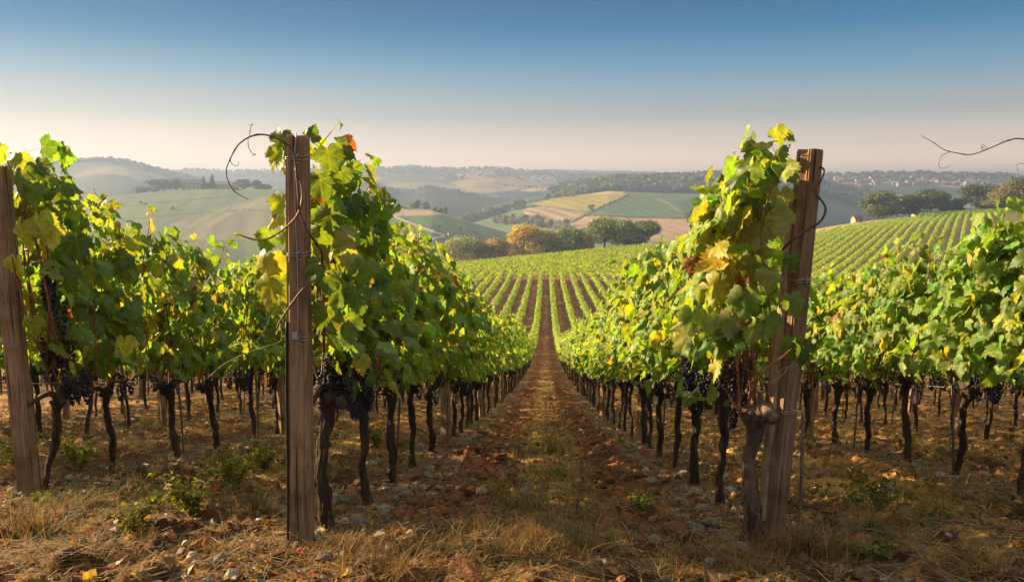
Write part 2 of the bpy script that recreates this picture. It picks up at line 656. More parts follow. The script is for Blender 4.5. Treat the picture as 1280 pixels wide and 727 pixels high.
def terrain_material():
    m, n, l, out = new_mat('earth')
    a = N_(n, 'ShaderNodeAttribute', attribute_name='tint')
    g = N_(n, 'ShaderNodeNewGeometry')
    n1 = N_(n, 'ShaderNodeTexNoise')
    n1.inputs['Scale'].default_value = 22
    n1.inputs['Detail'].default_value = 8
    n1.inputs['Roughness'].default_value = .7
    l.new(g.outputs['Position'], n1.inputs['Vector'])
    v1 = ramp(n, l, n1.outputs[0], [(.3, (.45, .42, .4)), (.5, (.95, .95, .95)), (.72, (1.6, 1.5, 1.4))])
    n2 = N_(n, 'ShaderNodeTexNoise')
    n2.inputs['Scale'].default_value = .9
    n2.inputs['Detail'].default_value = 6
    l.new(g.outputs['Position'], n2.inputs['Vector'])
    v2 = ramp(n, l, n2.outputs[0], [(.3, (.75, .75, .75)), (.7, (1.25, 1.25, 1.2))])
    c = mixc(n, l, a.outputs['Color'], v1, .8, 'MULTIPLY')
    c = mixc(n, l, c, v2, .8, 'MULTIPLY')
    p = N_(n, 'ShaderNodeBsdfPrincipled')
    p.inputs['Roughness'].default_value = .95
    p.inputs['Specular IOR Level'].default_value = .1
    l.new(c, p.inputs['Base Color'])
    b = N_(n, 'ShaderNodeBump')
    b.inputs['Strength'].default_value = .8
    b.inputs['Distance'].default_value = .02
    l.new(n1.outputs[0], b.inputs['Height'])
    l.new(b.outputs[0], p.inputs['Normal'])
    l.new(p.outputs[0], out.inputs['Surface'])
    return m


M_LEAF = leaf_material('vine_leaf')
M_LEAF_FAR = leaf_material('vine_leaf_distant', veins=False, rough=.6, spec=.2)
M_WEED = leaf_material('weed_leaf', veins=False, rough=.8, spec=.05)
M_TREE = leaf_material('tree_leaf', trans=(1.6, 1.4, .6), tfac=.33, rough=.6, veins=False)
M_GRASS = leaf_material('grass_blade', trans=(1.3, 1.1, .8), tfac=.35, rough=.7, veins=False)
M_BARK = tint_material('vine_bark', rough=.9, bump=1.0, bscale=60, var=.55, vscale=30, stretch=(1, 1, .18))
M_CANE = tint_material('cane_bark', rough=.6, spec=.3, bump=.3, bscale=120, var=.3, vscale=40)
M_GRAPE = tint_material('grape_skin', rough=.52, spec=.28, var=.5, vscale=60)
M_WOOD = wood_material()
M_METAL = tint_material('galvanised_wire', rough=.45, spec=.5, var=.25, vscale=60, metal=.7)
M_STONE = tint_material('stone_and_clod', rough=.95, bump=.8, bscale=70, var=.4, vscale=25)
M_SOIL = terrain_material()
M_TRUNK = tint_material('tree_bark', rough=.9, var=.3, vscale=2)
M_WALL = tint_material('plaster', rough=.9, var=.12, vscale=.6)
M_ROOF = tint_material('roof_tile', rough=.9, var=.25, vscale=1.2)
M_GLASS = tint_material('dark_window', rough=.2, spec=.5, var=.1)
M_PETAL = leaf_material('petal', trans=(1, 1, 1), tfac=.3, veins=False)

# ------------------------------------------------------------------ the ground: one sheet to the horizon
def in_poly(px, py, poly):
    ins = np.zeros(px.shape, bool)
    n = len(poly)
    for i in range(n):
        x0, y0 = poly[i]
        x1, y1 = poly[(i + 1) % n]
        if y0 == y1:
            continue
        c = ((y0 > py) != (y1 > py)) & (px < (x1 - x0) * (py - y0) / (y1 - y0) + x0)
        ins ^= c
    return ins


def near_line(px, py, pts, w):
    hit = np.zeros(px.shape, bool)
    for (x0, y0), (x1, y1) in zip(pts[:-1], pts[1:]):
        dx, dy = x1 - x0, y1 - y0
        t = np.clip(((px - x0) * dx + (py - y0) * dy) / (dx * dx + dy * dy), 0, 1)
        hit |= np.hypot(px - x0 - t * dx, py - y0 - t * dy) < w
    return hit


# fields of the far hills: ridge, outline as seen on the hillside, colour, crop-row contrast
FIELDS = [
    ('B', [(663, 255), (690, 248), (715, 243), (745, 239), (776, 236), (786, 244), (741, 263.5), (727, 263.5), (700, 260)], (.30, .25, .05), .25),
    ('B', [(738, 243), (758, 238), (778, 236), (778, 242), (760, 243)], (.46, .33, .13), .1),
    ('B', [(741, 264), (785, 244.5), (820, 244), (930, 244), (930, 280), (852, 273), (800, 270)], (.085, .13, .055), .25),
    ('B', [(840, 250), (930, 250), (930, 290), (860, 272)], (.06, .10, .05), .2),
    ('B', [(705, 280), (733, 268), (787, 270.5), (850, 272), (930, 280), (930, 320), (810, 300), (740, 290)], (.38, .24, .155), .15),
    ('B', [(652, 258), (677, 257), (727, 264.5), (731, 267), (712, 277), (700, 275), (677, 271), (655, 268)], (.32, .22, .12), .55),
    ('B', [(600, 264), (654, 255), (658, 257), (642, 268), (600, 272)], (.12, .17, .07), .2),
    ('A', [(455, 252), (512, 262), (562, 263), (550, 268.5), (499, 270), (468, 269)], (.38, .27, .17), .1),
    ('A', [(501, 270.5), (545, 268.5), (608, 286), (562, 292)], (.085, .15, .06), .25),
    ('A', [(562, 292), (608, 287), (690, 310), (690, 330), (600, 330)], (.08, .14, .055), .2),
    ('A', [(440, 258), (498, 271), (550, 294), (520, 320), (400, 320), (400, 268)], (.10, .15, .07), .2),
    ('A', [(225, 258), (340, 246), (400, 262), (330, 300), (200, 300)], (.17, .165, .10), .2),
    ('A', [(100, 250), (290, 238), (330, 246), (262, 262), (160, 300), (60, 300)], (.105, .135, .07), .15),
    ('M', [(560, 228), (600, 222), (680, 219), (700, 226), (640, 238), (600, 242)], (.30, .22, .13), .0),
    ('M', [(648, 238), (668, 234), (690, 233), (690, 237), (660, 240)], (.55, .38, .22), .0),
    ('M', [(540, 224), (575, 216), (620, 215), (610, 221)], (.34, .24, .15), .0),
    ('C', [(700, 242), (740, 234), (760, 236), (750, 244)], (.12, .15, .07), .0),
]
TRACKS = [
    ('A', [(493, 271), (530, 285), (556, 294)], 1.0, (.52, .42, .30)),
    ('A', [(556, 294), (540, 299), (524, 307)], 1.2, (.45, .36, .26)),
    ('A', [(556, 294), (575, 297), (608, 308)], .7, (.07, .09, .05)),
    ('A', [(545, 269), (580, 279), (612, 287)], .7, (.07, .09, .05)),
    ('A', [(318, 255), (288, 265), (262, 281)], 3.0, (.24, .21, .14)),
    ('A', [(120, 262), (200, 253), (290, 245)], .7, (.055, .075, .04)),
    ('A', [(243, 249), (215, 262), (180, 290)], .6, (.06, .08, .04)),
    ('A', [(338, 248), (370, 268), (420, 300)], .7, (.06, .08, .04)),
    ('A', [(150, 275), (230, 268), (310, 262), (400, 270)], .6, (.065, .085, .045)),
    ('A', [(440, 262), (470, 276), (500, 300)], .6, (.06, .08, .04)),
    ('A', [(285, 260), (258, 271), (235, 284)], 2.0, (.19, .20, .11)),
    ('B', [(786, 244), (741, 264), (715, 278)], 1.3, (.05, .06, .035)),
    ('B', [(734, 268.5), (787, 271), (852, 273)], .9, (.06, .06, .03)),
    ('B', [(820, 248), (835, 254), (848, 263)], .7, (.3, .25, .17)),
    ('B', [(663, 255.5), (700, 261), (728, 264.5)], .7, (.10, .10, .05)),
]


def build_ground():
    a_fine = np.arange(radians(-41), radians(37), .0023)
    a_co = np.linspace(a_fine[-1], a_fine[0] + 2 * pi, 96)[1:-1]
    al = np.concatenate([a_fine, a_co])          # angle from +Y, clockwise positive
    rs = [.15]
    while rs[-1] < 15000:
        r = rs[-1]
        k = .06 if r < 2.4 else .0058 if r < 14 else .0075 if r < 60 else .010 if r < 330 else .008 if r < 1800 else .011 if r < 5200 else .08
        rs.append(r * (1 + k))
    rs = np.array(rs)
    A, R = np.meshgrid(al, rs)
    X, Y = R * np.sin(A), R * np.cos(A)
    Z, RID, U = H(X, Y, True)
    nearm = R < 60
    Z = Z + np.where(nearm, micro(X, Y), 0)
    P = np.stack([X, Y, Z], -1)
    px, py = project(P.reshape(-1, 3))
    px, py = px.reshape(X.shape), py.reshape(X.shape)
    # ---- colours
    C = np.zeros(X.shape + (3,))
    C[:] = (.12, .13, .06)
    mask_near = RID == 0
    dr = row_dist(X)
    n1 = fbm(X * 2.2, Y * 2.2, 11, 4)
    n2 = fbm(X * 9, Y * 9, 12, 3)
    red = np.array([0.218, 0.086, 0.034])
    dark = np.array([0.054, 0.026, 0.013])
    straw = np.array([0.472, 0.270, 0.078])
    grey = np.array([0.147, 0.092, 0.052])
    green = np.array([0.079, 0.085, 0.021])

    def mixv(a, b, t):
        return a + (b - a) * t[..., None]
    soil = mixv(np.broadcast_to(dark, C.shape), red, sstep(.25, .7, n2 * .5 + n1 * .5))
    central = (np.abs(X) < 1.05)
    mid = 1.05 - dr
    gmid = (1 - sstep(.16, .36, mid + (n1 - .5) * .35))
    gmid = np.where(central, gmid, np.maximum(gmid * .8, sstep(.45, .7, n1)))
    soil = mixv(soil, straw, gmid * sstep(.25, .6, n2) * .8)
    soil = mixv(soil, green, gmid * sstep(.5, .75, fbm(X * 1.3, Y * 1.3, 15, 3)) * .6)
    row = 1 - sstep(.22, .42, dr + (n1 - .5) * .25)
    soil = mixv(soil, grey, row * .65)
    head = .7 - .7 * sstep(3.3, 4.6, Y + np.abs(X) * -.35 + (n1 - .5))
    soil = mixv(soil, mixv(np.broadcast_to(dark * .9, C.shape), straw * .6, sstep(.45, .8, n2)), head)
    fard = sstep(30, 70, Y)
    soil = mixv(soil, np.array([.14, .060, .030]), fard * .6)
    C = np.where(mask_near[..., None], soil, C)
    out_v = mask_near & ((Y > 182) | (np.abs(X) > 30))
    fld = np.array([.13, .12, .045]) * (0.8 + .4 * n1[..., None])
    C = np.where(out_v[..., None], fld, C)
    bank = mask_near & (X > 60) & (Y > np.interp(U, [950, 1010, 1060, 1100, 1165, 1400], [272, 277, 320, 347, 390, 432]))
    C = np.where(bank[..., None], np.array([.36, .26, .12]) * (.7 + .6 * n1[..., None]), C)
    strip = mask_near & (X < 60) & (Y > 290)
    C = np.where(strip[..., None], np.array([.40, .31, .15]) * (.7 + .6 * n1[..., None]), C)
    bare = mask_near & (Y > 440)
    C = np.where(bare[..., None], np.array([.10, .12, .05]), C)
    base = dict(A=(.095, .125, .065), B=(.11, .15, .06), C=(.05, .075, .035), N=(.13, .14, .08), E=(.07, .085, .055),
                M=(.105, .115, .075), D=(.06, .08, .05), G=(.12, .12, .09))
    names = list(RIDGES)
    big = fbm(X / 120, Y / 120, 21, 4)
    med = fbm(X / 35, Y / 35, 22, 3)
    for k, nm in enumerate(names):
        mk = RID == k + 1
        c = np.array(base[nm]) * (.75 + .5 * med[..., None])
        if nm in 'MNEDG':
            wood = sstep(.5, .58, big)[..., None]
            c = c * (1 - wood) + np.array([.045, .06, .032]) * wood
            pale = .6 * sstep(.62, .68, fbm(X / 160 + 31, Y / 260, 25, 3))[..., None]
            c = c * (1 - pale) + np.array([.36, .27, .16]) * pale
        C = np.where(mk[..., None], c, C)
    for nm, poly, c, st in FIELDS:
        mk = (RID == names.index(nm) + 1) & in_poly(px, py, poly)
        stripes = 1 + st * np.sin(2 * pi * (X * .8 + Y * .25) / 14.0) * .6
        c = np.array(c) * (stripes * (.82 + .36 * med))[..., None]
        C = np.where(mk[..., None], c, C)
    for nm, pts, w, c in TRACKS:
        mk = (RID == names.index(nm) + 1) & near_line(px, py, pts, w)
        C = np.where(mk[..., None], np.array(c), C)
    nr, na = X.shape
    i = np.arange(nr - 1)[:, None] * na
    j = np.arange(na)[None, :]
    k = (j + 1) % na
    Q = np.stack([i + j, i + na + j, i + na + k, i + k], -1).reshape(-1, 4)
    V = np.vstack([P.reshape(-1, 3), [[0, 0, float(H(np.array([0.]), np.array([0.]))[0])]]])
    c0 = nr * na
    jj = np.arange(na)
    T = np.stack([jj, (jj + 1) % na, np.full(na, c0)], -1)
    # upward winding: angles run clockwise seen from above
    Q = Q
    T = T[:, ::-1]
    tint = np.vstack([C.reshape(-1, 3), C.reshape(-1, 3)[:1]])
    me = make_mesh('ground', V, [Q, T], tint, None, True)
    me.materials.append(M_SOIL)
    o = link('ground', me)
    tag(o, 'vineyard soil and rolling farmland reaching the horizon', 'ground', kind='structure')


build_ground()

# ------------------------------------------------------------------ haze: one closed box of even air
def build_haze():
    m, n, l, out = new_mat('air_haze')
    v = N_(n, 'ShaderNodeVolumePrincipled')
    v.inputs['Color'].default_value = (.275, .365, .56, 1)
    v.inputs['Density'].default_value = HAZE_DENSITY
    v.inputs['Anisotropy'].default_value = .30
    l.new(v.outputs[0], out.inputs['Volume'])
    V, fs = box(36000, 36000, 172, (0, 0, 172 / 2 - 82))
    me = make_mesh('haze', V, fs)
    me.materials.append(m)
    o = link('haze', me)
    tag(o, 'thin morning haze filling the valley', 'haze', kind='stuff')


build_haze()

# ------------------------------------------------------------------ leaves
_half = [(0.0, 0.0), (.07, -.17), (.17, -.25), (.29, -.25), (.33, -.15), (.43, -.13), (.44, -.02), (.55, .04), (.50, .13), (.61, .25), (.50, .27),
         (.50, .37), (.38, .36), (.29, .35), (.36, .47), (.29, .53), (.30, .63), (.19, .66), (.17, .77), (.08, .79), (0.0, .95)]


def leaf_template(level):
    if level == 2:
        h = _half
    elif level == 1:
        h = [(0, 0), (.2, -.25), (.36, -.14), (.60, .22), (.34, .36), (.30, .62), (0, .93)]
    else:
        h = [(0, -.05), (.45, -.12), (.5, .35), (0, .9)]
    r = h[1:-1]
    ring = [h[0]] + r + [h[-1]] + [(-x, y) for x, y in reversed(r)]
    ring = np.array(ring, float)
    n = len(ring)
    c = np.array([0, .12])
    j = np.arange(n)
    k = (j + 1) % n
    if level == 2:
        inner = c + (ring - c) * .55
        V = np.vstack([ring, inner, c])
        F = np.vstack([np.stack([j, k, n + k], -1), np.stack([j, n + k, n + j], -1), np.stack([n + j, n + k, np.full(n, 2 * n)], -1)])
    else:
        V = np.vstack([ring, c])
        F = np.stack([j, k, np.full(n, n)], -1)
    return V, F


LEAF = {k: leaf_template(k) for k in (0, 1, 2)}


def unit(a):
    return a / (np.linalg.norm(a, axis=-1, keepdims=True) + 1e-9)


def leaves_arrays(P, Nn, T, S, tint, level, rng, curl=1.0):
    V2, Fc = LEAF[level]
    n, k = len(P), len(V2)
    Nn = unit(Nn)
    T = unit(T - Nn * np.sum(T * Nn, -1, keepdims=True))
    B = np.cross(T, Nn)
    fold = rng.uniform(-.25, .75, (n, 1)) * curl
    droop = rng.uniform(-.15, .8, (n, 1)) * curl
    ph = rng.uniform(0, 6.28, (n, 1))
    x, y = V2[None, :, 0], V2[None, :, 1]
    z = -fold * np.abs(x) - droop * y * y + .09 * curl * np.sin(7 * x + ph) * np.cos(6 * y + ph)
    V = P[:, None, :] + S[:, None, None] * (x[..., None] * B[:, None, :] + y[..., None] * T[:, None, :] + z[..., None] * Nn[:, None, :])
    Fx = (np.arange(n)[:, None, None] * k + Fc[None]).reshape(-1, 3)
    tt = np.repeat(tint[:, None, :], k, 1).reshape(-1, 3)
    uv = np.repeat(V2[None], n, 0).reshape(-1, 2)
    return V.reshape(-1, 3), Fx, tt, uv


def leaf_tints(n, rng, yellow=.12, autumn=.02):
    g = np.array([.135, .235, .038]) * rng.uniform(.65, 1.5, (n, 1)) * (1 + rng.normal(0, .06, (n, 3)))
    g[:, 0] *= rng.uniform(.75, 1.35, n)
    u = rng.random(n)
    yl = np.array([.30, .30, .032]) * rng.uniform(.7, 1.3, (n, 1))
    br = np.array([.42, .30, .03]) * rng.uniform(.7, 1.1, (n, 1))
    ru = np.array([.28, .07, .02]) * rng.uniform(.6, 1.2, (n, 1))
    g = np.where((u < yellow)[:, None], yl, g)
    g = np.where((u < autumn * 1.6)[:, None], br, g)
    g = np.where((u < autumn * .5)[:, None], ru, g)
    return np.clip(g, .004, .9)


# ------------------------------------------------------------------ grapevines
def trunk_mesh(rng, h=.66, r=.033, lean=(0, 0), seg=9, n=14, arms=True, tone=None):
    mb = MB()
    t = np.linspace(0, 1, n)
    ph = rng.uniform(0, 6.28, 4)
    wob = .016
    x = lean[0] * t + wob * np.sin(3.1 * t + ph[0]) * t + .009 * np.sin(11 * t + ph[1]) + .004 * np.sin(27 * t + ph[2])
    y = lean[1] * t + wob * 1.3 * np.sin(2.7 * t + ph[2]) * t + .012 * np.sin(9 * t + ph[3])
    x -= x[0]
    y -= y[0]
    P = np.stack([x, y, -.08 + t * (h + .08)], -1)
    rad = r * (1.35 - .55 * sstep(0, .25, t) + .1 * np.sin(9 * t + ph[1]) + .75 * np.exp(-((t - 1) / .12) ** 2))
    tone = tone or rng.uniform(.8, 1.3)
    colr = np.array([.050, .033, .022]) * tone
    mb.add(*tube(P, rad, seg, rng, .12), tint=colr)
    for q in range(int(seg * 1.6) if n > 20 else 0):       # loose strips of bark
        a = rng.uniform(0, 6.28)
        i0 = int(rng.integers(2, n - 9))
        i1 = i0 + int(rng.integers(5, 9))
        ii = np.arange(i0, i1)
        aa = a + np.linspace(0, rng.normal(0, .25), len(ii))
        out_ = rad[ii] * 1.06 + .004 * np.linspace(-.3, rng.uniform(.3, 1.6), len(ii)) ** 2
        pp = P[ii] + np.stack([np.cos(aa) * out_, np.sin(aa) * out_, np.zeros(len(ii))], -1)
        mb.add(*tube(pp, rng.uniform(.0022, .0045), 4, rng, .25), tint=colr * rng.uniform(.8, 2.3))
    if arms:
        for s in (-1, 1):
            L = rng.uniform(.22, .38)
            A = smooth_path([P[-1] - [0, 0, .03], P[-1] + [rng.normal(0, .02), s * L * .35, .045], P[-1] + [rng.normal(0, .02), s * L, .035 + rng.normal(0, .015)]], 7)
            mb.add(*tube(A, np.linspace(r * .95, r * .5, 7), 7, rng, .14), tint=colr * 1.1)
        for q in range(5):                               # old spurs and knobs of the head
            p = P[-1] + rng.normal(0, .028, 3) * [1, 2.2, .6]
            mb.add(p + ICO1[0] * rng.uniform(.018, .036) * (1 + .25 * rng.normal(size=(len(ICO1[0]), 1))), [ICO1[1]], tint=colr * rng.uniform(.7, 1.3))
    return mb.mesh('trunk', M_BARK, True), P[-1]


def shoot_paths(rng, head, ztop, n=7, spread=.42, lean_x=.06, y_shift=0.0):
    out = []
    for k in range(n):
        y0 = head[1] + y_shift + (k / (n - 1) - .5) * 2 * spread * .75 + rng.normal(0, .03)
        zt = ztop * rng.uniform(.80, 1.04) if k % 3 else ztop * rng.uniform(.95, 1.1)
        z0 = head[2] + .03
        xs = rng.normal(0, lean_x, 3)
        ys = rng.normal(0, .06, 3)
        p = [[head[0] + rng.normal(0, .015), y0, z0], [xs[0] * .8, y0 + ys[0], z0 + (zt - z0) * .35],
             [xs[1] * 1.3, y0 + ys[0] + ys[1], z0 + (zt - z0) * .7], [xs[1] + xs[2] * 2, y0 + ys.sum(), zt]]
        out.append(smooth_path(p, 12))
    return out


def foliage_mesh(rng, shoots, level, per, size, zlow=.80, thick=.14, yellow=.08, autumn=.010, extra=None, petiole=True, clear=None):
    Ps, Ns, Ts, Ss, nodes = [], [], [], [], []
    for sh in shoots:
        n = per
        t = rng.uniform(.12, 1.0, n)
        t[: max(2, n // 8)] = rng.uniform(.88, 1.02, max(2, n // 8))
        idx = np.clip(t, 0, 1) * (len(sh) - 1)
        i = np.minimum(idx.astype(int), len(sh) - 2)
        node = sh[i] + (sh[i + 1] - sh[i]) * (idx - i)[:, None]
        tip = sstep(.8, 1.0, t)
        side = np.where(rng.random(n) < .5, -1., 1.)
        th = thick * (1 - .55 * tip)
        dx = side * np.abs(rng.normal(th, th * .5))
        p = node + np.stack([dx, rng.normal(0, .07, n), rng.normal(.01, .05, n)], -1)
        keep = p[:, 2] > zlow + rng.normal(0, .05, n)
        if clear is not None:                          # leaves are trained away from the end posts
            w = p + [clear[0], clear[1], 0]
            keep &= ~((w[:, 0] > .86 + .06 * p[:, 2]) & (w[:, 0] < 1.6) & (w[:, 1] < 3.95))
            keep &= ~((w[:, 0] > 0) & (w[:, 0] < .66) & (w[:, 1] < 4.3))
            keep &= ~((np.abs(w[:, 0] + 1.07) < .17) & (w[:, 1] < 3.42))
            keep &= ~((w[:, 0] < -1.10) & (w[:, 0] > -2.2) & (w[:, 1] < 3.80))
            keep &= ~((np.abs(w[:, 0] + 3.2) < .22) & (w[:, 1] < 4.68))
        nn = np.stack([side * .8 + rng.normal(0, .42, n), rng.normal(0, .52, n), .42 + rng.normal(0, .38, n)], -1)
        tt = np.stack([side * .35 + rng.normal(0, .3, n), rng.normal(0, .5, n), -.9 + tip * 1.0 * rng.random(n)], -1)
        s = size * rng.uniform(.45, 1.25, n) * (1 - .5 * tip * rng.random(n))
        Ps.append(p[keep]); Ns.append(nn[keep]); Ts.append(tt[keep]); Ss.append(s[keep]); nodes.append(node[keep])
    P, Nn, T, S, ND = map(np.concatenate, (Ps, Ns, Ts, Ss, nodes))
    tint = leaf_tints(len(P), rng, yellow, autumn)
    mb = MB()
    if extra is not None:
        P = np.vstack([P, extra[0]]); Nn = np.vstack([Nn, extra[1]]); T = np.vstack([T, extra[2]])
        S = np.concatenate([S, extra[3]]); tint = np.vstack([tint, extra[4]])
    V, Fx, tt, uv = leaves_arrays(P, Nn, T, S, tint, level, rng)
    mb.add(V, [Fx], tt, uv)
    if petiole:
        A, Bp = ND, P[:len(ND)]
        w = .0022
        off = np.array([w, w, 0])
        V = np.stack([A - off, A + off, Bp + off * .7, Bp - off * .7], 1).reshape(-1, 3)
        q = np.arange(len(A))[:, None] * 4 + np.arange(4)[None]
        mb.add(V, [q], (.20, .13, .05), np.full((len(V), 2), .3))
    return mb.mesh('foliage', M_LEAF if level else M_LEAF_FAR, level == 2)


def bunch_mesh(rng, n=60, L=.17, R=.048, sub=1, gr=.0098, unripe=.0):
    mb = MB()
    S = (ICO0, ICO1, ICO2)[sub]
    for k in range(n):
        t = (k + .5) / n
        z = -L * (t ** .85)
        rr = R * (1 - .75 * t ** 1.5) * sqrt(rng.uniform(.35, 1))
        a = k * 2.399 + rng.normal(0, .3)
        c = np.array([rr * cos(a), rr * sin(a), z + rng.normal(0, .006)])
        col_ = np.array([.012, .010, .022]) * rng.uniform(.6, 2.2)
        if rng.random() < .3:
            col_ = np.array([.036, .036, .054]) * rng.uniform(.6, 1.3)
        if rng.random() < .06:
            col_ = np.array([.05, .018, .022])
        if rng.random() < unripe:
            col_ = np.array([.10, .09, .03])
        mb.add(c + S[0] * gr * rng.uniform(.85, 1.12), [S[1]], col_)
    mb.add(*tube([[0, 0, .04], [0, 0, -L * .6]], .0025, 5), tint=(.12, .09, .04))
    return mb.mesh('grape_bunch', M_GRAPE, True)


RNG = np.random.default_rng(7)
BUNCH_NEAR = [bunch_mesh(np.random.default_rng(100 + i), 62, rngL, .05, 1) for i, rngL in enumerate((.15, .18, .20, .16, .22))]
BUNCH_FAR = [bunch_mesh(np.random.default_rng(120 + i), 26, .17, .052, 0, .0155) for i in range(3)]

ORD = ['first', 'second', 'third', 'fourth', 'fifth', 'sixth', 'seventh', 'eighth', 'ninth', 'tenth', 'eleventh', 'twelfth']
ROWNAME = {-1: 'the row behind the upright post', 1: 'the row behind the leaning post',
           -2: 'the row behind the outermost tilted post', 2: 'the second row past the leaning post',
           -3: 'the third row past the upright post', 3: 'the third row past the leaning post',
           -4: 'the fourth row past the upright post', 4: 'the fourth row past the leaning post',
           -5: 'the fifth row past the upright post', 5: 'the fifth row past the leaning post'}
START = {-1: 3.57, 1: 3.84, -2: 4.72, 2: 4.38, -3: 6.0, 3: 5.1, -4: 7.2, 4: 5.8, -5: 8.4, 5: 6.5}
COUNT = {-1: 38, 1: 44, -2: 32, 2: 32, -3: 28, 3: 28, -4: 26, 4: 26, -5: 22, 5: 22}
HERO = {-1: 7, 1: 7, -2: 7, 2: 7}


def row_x(i):
    return (abs(i) * 2 - 1) * 1.05 * (1 if i > 0 else -1)


def add_cane(vine, pts, r0, r1, name='cane', col_=(.16, .075, .035), n=16, seg=6):
    mb = MB()
    p = smooth_path(pts, n)
    rr = np.linspace(r0, r1, n) * (1 + .4 * (np.arange(n) % 7 == 3))
    mb.add(*tube(p, rr, seg), tint=col_)
    o = link(name, mb.mesh(name, M_CANE, True), vine)
    return o


def tendril(p0, direction, length, turns, radius, axis2, n=40):
    """a thread that runs out and curls into a spiral"""
    d = unit(np.asarray(direction, float))
    a2 = np.asarray(axis2, float)
    a2 = unit(a2 - d * (a2 @ d))
    P = [np.asarray(p0, float)]
    ang = 0
    for k in range(n):
        t = k / n
        ang += turns * 2 * pi / n * t * 2
        st = length / n * (1 - .6 * t)
        P.append(P[-1] + (d * cos(ang) + a2 * sin(ang)) * st)
    return np.array(P)


# prototypes shared by the vines farther back
def proto_vine(seed, level, per, size, ztop, nsh=7, cane_n=3):
    rng = np.random.default_rng(seed)
    tm, head = trunk_mesh(rng, rng.uniform(.60, .70), rng.uniform(.022, .031), lean=(rng.normal(0, .025), rng.normal(0, .05)), seg=8 if level else 6, n=12 if level else 8)
    sh = shoot_paths(rng, head, ztop, nsh)
    fm = foliage_mesh(rng, sh, level, per, size, petiole=False)
    cm = []
    for s in sh[1::2][:cane_n]:
        mb = MB()
        mb.add(*tube(s, np.linspace(.0055, .0025, len(s)), 5), tint=np.array([.17, .075, .035]) * rng.uniform(.7, 1.2))
        cm.append(mb.mesh('cane', M_CANE, True))
    bp = [(rng.normal(0, .06) + head[0], head[1] + rng.uniform(-.36, .36), head[2] + rng.uniform(.06, .2)) for _ in range(5)]
    return dict(trunk=tm, foliage=fm, canes=cm, bunch=bp, head=head)


MID = [proto_vine(200 + i, 1, 46, .108, 1.84) for i in range(9)]
FARV = [proto_vine(300 + i, 1, 30, .122, 1.84, cane_n=0) for i in range(7)]
vines = {}


def px_leaves(items, rng, dy=0.0):
    """hand-placed leaves: (px, py, depth, size, (normal), (tip), tint)"""
    P = np.array([at(a, b, c + dy) for a, b, c, *_ in items])
    S = np.array([i[3] for i in items]) * .86
    Nn = np.array([i[4] for i in items], float)
    T = np.array([i[5] for i in items], float)
    C = np.array([i[6] for i in items], float)
    return P, Nn, T, S, C


